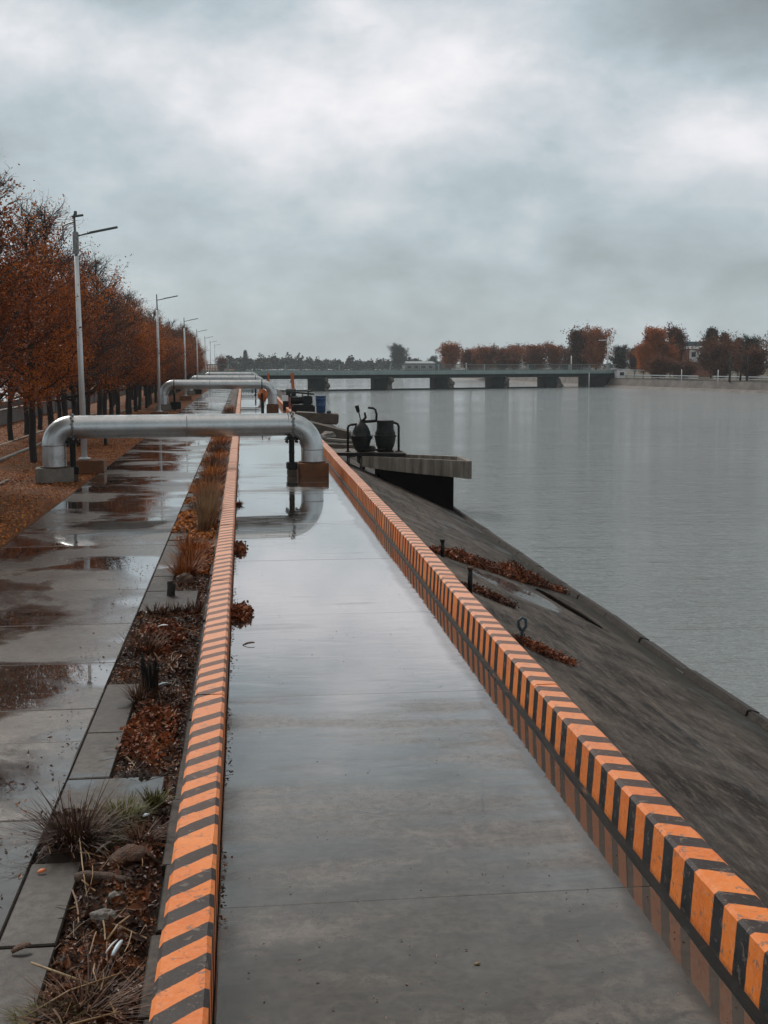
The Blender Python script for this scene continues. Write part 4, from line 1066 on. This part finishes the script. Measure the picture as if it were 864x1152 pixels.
for k in range(16): m.lathe((random.uniform(-.25, .3), random.uniform(-.3, .1), random.uniform(.0, .05)), [(random.uniform(.03, .08), 0), (random.uniform(.04, .07), random.uniform(.05, .16))], 7)
m.build('valve_cluster', M['steelblack'], s)

# ------------------------------------------------------------------ concrete beams, drum and gear farther along the bank
def beam(c, d, rot, label, mat=None, name='concrete_beam'):
    s = MB().box((0, 0, 0), d, bev=.05)
    o = s.build(name, mat or M['conc_dark'], loc=c); o.rotation_euler = rot
    return tag(o, label, 'concrete beam', 'concrete beams piled on the bank')
beam((3.55, 58.5, .38), (2.1, 1.4, .5), (0, R(3), R(-6)), 'upper brown concrete beam under the blue drum')
beam((3.95, 56.2, -.17), (2.1, 1.3, .52), (0, R(14), R(-8)), 'lower tilted brown concrete beam on the bank')
beam((3.3, 54.5, -.1), (1.5, 1.2, .3), (0, R(28), R(4)), 'small tilted concrete piece below the two brown beams')
beam((3.6, 51.5, -.25), (2.2, .5, .14), (0, R(5), R(-5)), 'thin pale slab lying on the bank before the brown beams', M['conc'])
beam((3.9, 47.5, -.28), (2.6, .5, .2), (0, R(3), R(5)), 'long dark slab on the bank just behind the pump tanks', M['conc_dark'])
rock('rubble_stone', 'pale rubble stone beside the lower brown beam', (3.75, 53.5, -.2), (.35, .3, .2), 12, M['stone'])
rock('rubble_stone', 'grey rubble stone behind the elbow of the nearest pipe', (3.1, 50.0, -.1), (.3, .25, .18), 15, M['stone'])
rock('rubble_stone', 'low pale stone just behind the trough deck', (3.8, 44.5, -.3), (.5, .3, .16), 18, M['stone'])
s = empty('plastic_drum', (3.74, 58.4, .63), 'blue plastic drum standing on the upper brown beam', 'drum')
MB().lathe((0, 0, 0), [(.0, 0), (.20, 0), (.225, .05), (.235, .3), (.25, .32), (.25, .36), (.24, .38), (.25, .62), (.265, .64), (.265, .68), (.25, .7), (.25, .78)], 24).build('barrel', M['bluedrum'], s, True)
MB().lathe((0, 0, .78), [(.0, 0), (.272, 0), (.272, .04), (.0, .04)], 24).build('lid', M['bluedrum'], s, 'auto')
rock('small_stone', 'small dark blue lump at the foot of the blue drum', (4.12, 58.3, .66), (.12, .12, .08), 21, M['blueiron'])
# dark winch / machine
s = empty('winch', (3.35, 68, 0.0), 'dark rusty winch machine on the bank behind the brown beams', 'machine')
MB().box((0, 0, .35), (1.3, 1.0, .7), bev=.08).build('base', M['steelblack'], s)
MB().lathe((-.35, 0, .95), [(.36, -.35), (.36, -.3), (.2, -.3), (.2, .3), (.36, .3), (.36, .35)], 20, 'X').build('reel', M['steelblack'], s)
MB().box((.25, 0, .95), (.55, .6, .5), bev=.06).build('engine', M['iron_dull'], s)
MB().tube([(.3, 0, 1.2), (.3, 0, 1.45), (.5, 0, 1.5)], .05, 8).build('exhaust', M['steelblack'], s)
MB().box((0, -.3, 1.35), (1.2, .3, .08), (0, .1, 0)).build('cover', M['steelblack'], s)
s = empty('winch', (2.95, 75, 0.0), 'second dark machine behind the winch, beside the red and white post', 'machine')
MB().box((0, 0, .5), (1.0, .9, 1.0), bev=.1).build('base', M['steelblack'], s)
MB().lathe((0, 0, 1.15), [(.3, -.3), (.3, .3)], 16, 'X').build('reel', M['iron_dull'], s)
s = empty('marker_post', (2.80, 72, .2), 'red and white marker post beside the dark machines', 'post')
MB().box((0, 0, .4), (.22, .16, .8), bev=.01).build('red_panel', M['redpaint'], s)
MB().box((-.32, 0, .75), (.38, .12, .34), bev=.01).build('white_panel', M['white'], s)
def wpost(x, y, h, label, r=.11):
    s = empty('orange_post', (x, y, 0), label, 'post')
    MB().box((0, 0, h/2), (r*2, r*1.6, h), (0, R(-3), 0), bev=.02).build('post', M['orangepaint'], s)
    MB().box((-.08, 0, h*.85), (.09, .1, .55), (0, .35, 0), bev=.01).build('brace', M['conc_dark'], s)
wpost(3.22, 78, 2.4, 'tall orange post rising behind the dark machines in front of the bridge', .10)
wpost(1.78, 82.5, 2.35, 'shorter orange post just right of the second pipe elbow', .075)
o = rock('orange_buoy', 'rounded orange object tucked under the second pipe elbow', (1.33, 80.5, .98), (.34, .3, .5), 2, M['orangepaint']); o['category'] = 'buoy'
s = empty('orange_stand', (1.33, 80.6, 0), 'thin dark stand under the rounded orange object', 'stand')
MB().tube([(0, 0, 0), (0, 0, .6)], .05, 8).build('leg', M['steelblack'], s)

# ------------------------------------------------------------------ bridge
O = Vector((12.85, 202.7, 0)); ang = math.atan(.505); u = Vector((math.cos(ang), math.sin(ang), 0))
s = empty('road_bridge', tuple(O), 'long low pale green road bridge crossing the river on dark piers', 'bridge', None, ang)
S0, S1 = -75, 68.5; Wd = 9
mid = (S0+S1)/2; LL = S1-S0
MB().box((mid, Wd/2, 1.33), (LL, Wd-.3, .3)).build('deck', M['conc'], s)
MB().box((mid, -.02, 1.38), (LL, .32, .62), bev=.03).build('fascia', M['teal'], s)
MB().box((mid, .55, .82), (LL, .5, .75)).box((mid, 3.2, .82), (LL, .5, .75)).box((mid, 5.9, .82), (LL, .5, .75)).box((mid, 8.4, .82), (LL, .5, .75)).build('girders', M['bridgeunder'], s)
MB().box((mid, Wd-.1, 1.4), (LL, .3, .6)).build('back_fascia', M['teal'], s)
def railing(yy, name):
    m = MB(); m.box((mid, yy, 2.84), (LL, .14, .13)); m.box((mid, yy, 2.15), (LL, .06, .05)); m.box((mid, yy, 1.82), (LL, .08, .07))
    x = S0
    while x < S1: m.box((x, yy, 2.25), (.05, .04, 1.1)); x += .45
    return m.build(name, M['rail'], s)
railing(.05, 'railing'); railing(Wd-.1, 'railing')
m = MB(); x = S0+6
while x < S1:
    m = MB().box((x, .0, 2.28), (.26, .2, 1.2), bev=.02); m.build('railing_post', M['teal'], s); x += 10.4
for k in range(6):
    x = 13.02*k; px = MB(); dv = Vector((math.sin(ang), math.cos(ang), 0)); cc = Vector((x-.6, .2, 0))+dv*3.4; px.box((cc.x, cc.y, -.85), (2.2, 6.8, 2.9), (0, 0, -ang), bev=.08); px.box((cc.x, cc.y, .44), (2.7, 7.2, .22), (0, 0, -ang), bev=.03)
    pr = px.build('pier', M['pier'], s)
    if k < 5:
        rb = MB(); random.seed(k+30)
        for q in range(16):
            bm = bmesh.new(); bmesh.ops.create_icosphere(bm, subdivisions=1, radius=random.uniform(.35, .65))
            c = Vector((x+1.15+random.uniform(-.5, .8)*(1-q/18), random.uniform(-.3, 1.5), -1.5+q*.12))
            bm.verts.index_update()
            rb.add([v.co*random.uniform(.85, 1.15)+c for v in bm.verts], [[v.index for v in f.verts] for f in bm.faces]); bm.free()
        rb.build('pier_rubble', M['rubble'], pr)
m = MB().box((mid+14, 1.2, -1.5), (LL-60, .3, .24)); m.build('waterline_beam', M['pier'], s)
MB().box((68.2, Wd/2, -.6), (2.6, Wd+1, 3.4), bev=.05).build('abutment', M['pier'], s)
MB().box((-16, Wd/2, -.8), (2.6, Wd+1, 3.2), bev=.05).build('abutment', M['pier'], s)
def onbridge(t, d=0): return O+u*t+Vector((-u.y, u.x, 0))*d
def mast(x, y, z, h, label, arm=True, r=.12):
    s = empty('lamp_mast', (x, y, z), label, 'lamp post')
    MB().tube([(0, 0, 0), (0, 0, h)], [r, r*.6], 10).build('pole', M['white'], s, True)
    if arm: MB().box((-.9, 0, h-.6), (2.0, .12, .16), (0, -.05, 0)).build('arm', M['lamp'], s); MB().lathe((.1, 0, h-1.3), [(.35, 0), (.4, .3), (.3, .6)], 8).build('lamp_box', M['white'], s)
p = onbridge(56.5, .2); mast(p.x, p.y, 1.6, 2.9, 'short white post on the bridge parapet', False, .14)
p = onbridge(66.5, .6); mast(p.x, p.y, 1.6, 6.6, 'tall white mast at the right end of the bridge', True, .17)
p = onbridge(60.5, -.6); mast(p.x, p.y, -1.7, 2.9, 'thin white gauge post standing in the water by the last pier', False, .12)
p = onbridge(31, .2); mast(p.x, p.y, 1.6, 1.5, 'small pale bent post on the bridge railing near its middle', False, .12)

# ------------------------------------------------------------------ right bank
def strip(name, pts, w0, zt, mat):
    pass
BL = [(98, 110), (90, 150), (82.4, 182), (76.2, 212), (72.9, 231), (70, 260), (67.5, 330), (70, 420), (90, 560), (160, 660)]
m = MB()
for x, y in BL: m.v += [(x-.9, y, -2.2), (x-.15, y, .05), (x-.2, y, .17), (x+.35, y, .17), (x+.4, y, .02)]
for i in range(len(BL)-1):
    for j in range(4): m.f.append((i*5+j, i*5+j+1, (i+1)*5+j+1, (i+1)*5+j))
s = empty('river_wall', (0, 0, 0), 'long stone river wall along the far right bank', 'wall'); m.build('wall', M['rwall'], s)
m = MB()
for x, y in BL: m.v += [(x-2.6, y, -1.9), (x-1.6, y, -1.32), (x-.6, y, -1.2)]
for i in range(len(BL)-1):
    for j in range(2): m.f.append((i*3+j, i*3+j+1, (i+1)*3+j+1, (i+1)*3+j))
m.build('toe_ledge', M['rwall'], s)
m = MB()
for x, y in BL: m.v += [(x+.3, y, .03), (900, y+120, .03)]
for i in range(len(BL)-1): m.f.append((i*2, i*2+1, i*2+3, i*2+2))
q = m.build('right_bank_ground', M['land']); q['kind'] = 'structure'
def fence(a, b, label):
    a = Vector(a); b = Vector(b); L = (b-a).length; d = (b-a)/L; rz = math.atan2(d.y, d.x)
    s = empty('guard_rail', (a.x, a.y, .1), label, 'guard rail', None, rz)
    MB().box((L/2, 0, .72), (L, .08, .16)).build('top_rail', M['lamp'], s)
    MB().box((L/2, 0, .32), (L, .06, .1)).build('lower_rail', M['lamp'], s)
    k = int(L/3)
    for i in range(k+1): MB().box((L*i/k, 0, .4), (.12, .12, .8)).build('post', M['wall_grey'], s)
fence((74.4, 229, 0), (79.4, 204, 0), 'white guard rail on the right bank beside the bridge head')
fence((80.6, 200.5, 0), (84.2, 184, 0), 'white guard rail on the right bank below the round bush')
s = empty('kiosk', (74.2, 232, .05), 'small white cabin at the right end of the bridge', 'cabin')
MB().box((0, 0, .8), (2.0, 2.0, 1.6), bev=.05).build('wall', M['white'], s); MB().box((1.6, .5, 1.75), (6, 2.6, .14), (0, R(3), 0)).build('roof', M['roofwhite'], s)
MB().box((0, -1.02, .95), (.8, .05, .6)).build('window', M['glass'], s)
for i, (px, lab) in enumerate([(778, 'short white post between the two guard rails'), (822, 'thin pale post beside the right-hand guard rail')]):
    D = 202-(i*12); X = (px-273)/F*D; mast(X, D, .1, 1.9, lab, False, .1)
for px, D, lab in [(836, 192, 'bare thin trunk with pale lamp top below the dark conifer'), (849, 190, 'bare thin trunk left of the right edge of the view'), (857, 189, 'bare thin trunk closest to the right edge of the view')]:
    X = (px-273)/F*D; s = empty('thin_tree', (X, D, .05), lab, 'tree'); MB().tube([(0, 0, -.1), (.1, 0, 2.5), (.05, 0, 4.6)], [.2, .15, .06], 7).build('trunk', M['bark'], s, True)
    random.seed(int(px)); br = MB()
    for k in range(14): limb(br, (.08, 0, random.uniform(1.8, 4.4)), (random.gauss(0, 1), random.gauss(0, 1), 1), random.uniform(.8, 1.8), .04, 4, .1, 4)
    br.build('branches', M['bark'], s)
# white house among the trees
D = 262; X = (793-273)/F*D
s = empty('house', (X, D, .1), 'white and red brick house with dark teal roof among the right bank trees', 'house')
MB().box((0, 0, 3.1), (7.6, 6, 6.2)).build('wall', M['brick'], s)
MB().box((-.3, -3.05, 4.6), (4.2, .2, 2.8)).build('white_bay', M['white'], s)
MB().box((0, 0, 6.45), (8.6, 7, .6), (0, 0, 0), .9).build('eaves', M['white'], s); MB().box((.2, 0, 7.25), (8.0, 6.4, 1.0), (0, 0, 0), .75).build('roof', M['roofteal'], s)
for k in (-1.5, .9):
    f = MB().box((k, -3.2, 4.9), (1.2, .12, 1.3)).build('window', M['white'], s); MB().box((k, -3.28, 4.9), (.95, .06, 1.05)).build('pane', M['glass'], f)
MB().box((2.9, -3.1, 4.9), (1.1, .2, 1.4)).build('window', M['glass'], s)
# far flat buildings
for px, D, w_, h_, lab, rm in [(470, 640, 16, 4.4, 'pale low hall on the horizon right of the lone dark tree', M['roofwhite']), (646, 420, 12, 4.2, 'low pale building behind the trees beyond the bridge', M['roofwhite'])]:
    X = (px-273)/F*D; s = empty('far_building', (X, D, -1.2 if D > 600 else .1), lab, 'building')
    MB().box((0, 0, h_/2), (w_, 10, h_)).build('wall', M['wall_grey'], s); MB().box((0, 0, h_+.5), (w_+1, 11, 1.0), (0, 0, 0), .8).build('roof', rm, s)
    for k in range(4): MB().box((-w_*.36+k*w_*.24, -5.05, h_*.55), (w_*.12, .1, 1.2)).build('window', M['glass'], s)

# ------------------------------------------------------------------ haze
hz = MB().box((100, 1050, 21.8), (4800, 2500, 50)); o = hz.build('haze', M['land']); o.data.materials.clear()
hm = bpy.data.materials.new('haze'); hm.use_nodes = True; t = hm.node_tree; t.nodes.remove(t.nodes['Principled BSDF'])
pv = t.nodes.new('ShaderNodeVolumePrincipled'); pv.inputs['Color'].default_value = (.86, .92, .95, 1); pv.inputs['Density'].default_value = .00024; pv.inputs['Anisotropy'].default_value = .2
t.links.new(pv.outputs[0], t.nodes['Material Output'].inputs['Volume']); o.data.materials.append(hm); o['kind'] = 'stuff'; o['label'] = 'thin damp haze over the river'
o.location.z = 0

# ------------------------------------------------------------------ world
w = bpy.data.worlds.new('World'); S.world = w; w.use_nodes = True; t = w.node_tree
for n_ in list(t.nodes): t.nodes.remove(n_)
class W(N):
    def __init__(s): s.t = t
W_ = W(); SUN_EL, SUN_AZ = R(38), R(-25)
tc = W_.n('TexCoord'); sp = W_.n('SeparateXYZ'); W_.l(tc.outputs['Generated'], sp.inputs[0])
uu = W_.math('ARCTAN2', sp.outputs[0], sp.outputs[1]); vv = W_.math('ARCSINE', sp.outputs[2])
cb = W_.n('CombineXYZ'); W_.l(uu, cb.inputs[0]); W_.l(W_.math('MULTIPLY', vv, 1.7), cb.inputs[1])
n1 = W_.noise(cb.outputs[0], 5.0, 10, .56, .15); n2 = W_.noise(cb.outputs[0], 1.9, 4, .5, .2); n3 = W_.noise(cb.outputs[0], 15, 8, .6, .2)
def lobe(u0, v0, su, sv):
    a = W_.math('DIVIDE', W_.math('SUBTRACT', uu, u0), su); b = W_.math('DIVIDE', W_.math('SUBTRACT', vv, v0), sv)
    r2 = W_.math('ADD', W_.math('MULTIPLY', a, a), W_.math('MULTIPLY', b, b))
    return W_.math('EXPONENT', W_.math('MULTIPLY', r2, -1.0))
val = W_.math('MULTIPLY_ADD', W_.math('SUBTRACT', n1, .5), 1.1, .535)
val = W_.math('ADD', val, W_.math('MULTIPLY', W_.math('SUBTRACT', n2, .5), .35))
val = W_.math('ADD', val, W_.math('MULTIPLY', W_.math('SUBTRACT', n3, .5), .34))
for (x, y, sx, sy, k) in [(480, 110, 200, 75, .40), (70, 75, 120, 40, .24), (800, 190, 120, 42, .28), (250, 150, 200, 60, .12), (400, 20, 50, 30, .25), (790, 40, 190, 65, -.40), (230, 5, 90, 30, -.22),
                          (0, 215, 160, 50, -.10), (480, 300, 260, 26, -.12), (180, 320, 120, 25, .08), (760, 330, 200, 50, -.08), (430, 390, 500, 30, -.02)]:
    val = W_.math('ADD', val, W_.math('MULTIPLY', lobe((x-273)/F, (409-y)/F*.98, sx/F, sy/F), k))
# darker cloud base higher up, brighter again towards the zenith
hi = W_.n('MapRange'); hi.inputs[1].default_value = .30; hi.inputs[2].default_value = .5; hi.inputs[3].default_value = 0; hi.inputs[4].default_value = -.42; W_.l(vv, hi.inputs[0])
hi2 = W_.n('MapRange'); hi2.inputs[1].default_value = .6; hi2.inputs[2].default_value = 1.3; hi2.inputs[3].default_value = 0; hi2.inputs[4].default_value = .75; W_.l(vv, hi2.inputs[0])
val = W_.math('ADD', W_.math('ADD', val, hi.outputs[0]), hi2.outputs[0])
colr = W_.ramp(val, [(.0, (.19, .215, .225)), (.30, (.27, .315, .335)), (.50, (.36, .42, .45)), (.70, (.52, .545, .57)), (.86, (.665, .66, .68)), (1.0, (.77, .755, .765))])
wm = W_.n('MapRange'); wm.inputs[1].default_value = .28; wm.inputs[2].default_value = .5; W_.l(vv, wm.inputs[0])
colr = W_.mix(wm.outputs[0], colr, W_.mix(1.0, colr, (1.10, .99, .90), 'MULTIPLY'))
sky = W_.n('TexSky', sky_type='NISHITA'); sky.sun_disc = False; sky.sun_elevation = SUN_EL; sky.sun_rotation = SUN_AZ
b1 = W_.n('Background'); b1.inputs[1].default_value = .08; W_.l(sky.outputs[0], b1.inputs[0])
b2 = W_.n('Background'); b2.inputs[1].default_value = 1.0; W_.l(colr, b2.inputs[0])
ms = W_.n('MixShader'); ms.inputs[0].default_value = .95; W_.l(b1.outputs[0], ms.inputs[1]); W_.l(b2.outputs[0], ms.inputs[2])
ow = W_.n('OutputWorld'); W_.l(ms.outputs[0], ow.inputs[0])
sl = bpy.data.lights.new('sun', 'SUN'); sl.energy = 1.6; sl.angle = R(20); sl.color = (1, .96, .9)
so = bpy.data.objects.new('sun', sl); C.objects.link(so)
sd = Vector((math.sin(SUN_AZ)*math.cos(SUN_EL), math.cos(SUN_AZ)*math.cos(SUN_EL), math.sin(SUN_EL)))
so.rotation_euler = (-sd).to_track_quat('-Z', 'Y').to_euler()

# ------------------------------------------------------------------ camera
cam = bpy.data.cameras.new('camera'); co = bpy.data.objects.new('camera', cam); C.objects.link(co); S.camera = co
cam.sensor_fit = 'VERTICAL'; cam.sensor_height = 36; cam.lens = 1350/1152*36; cam.clip_end = 6000; cam.clip_start = .05
co.location = (0, 0, 3); th = math.atan(167/1350); ps = math.atan(159*math.cos(th)/1350)
co.rotation_euler = (PI/2-th, 0, -ps)
S.render.resolution_x = 768; S.render.resolution_y = 1024
S.view_settings.view_transform = 'Standard'; S.view_settings.look = 'None'; S.view_settings.exposure = .42; S.view_settings.gamma = 1
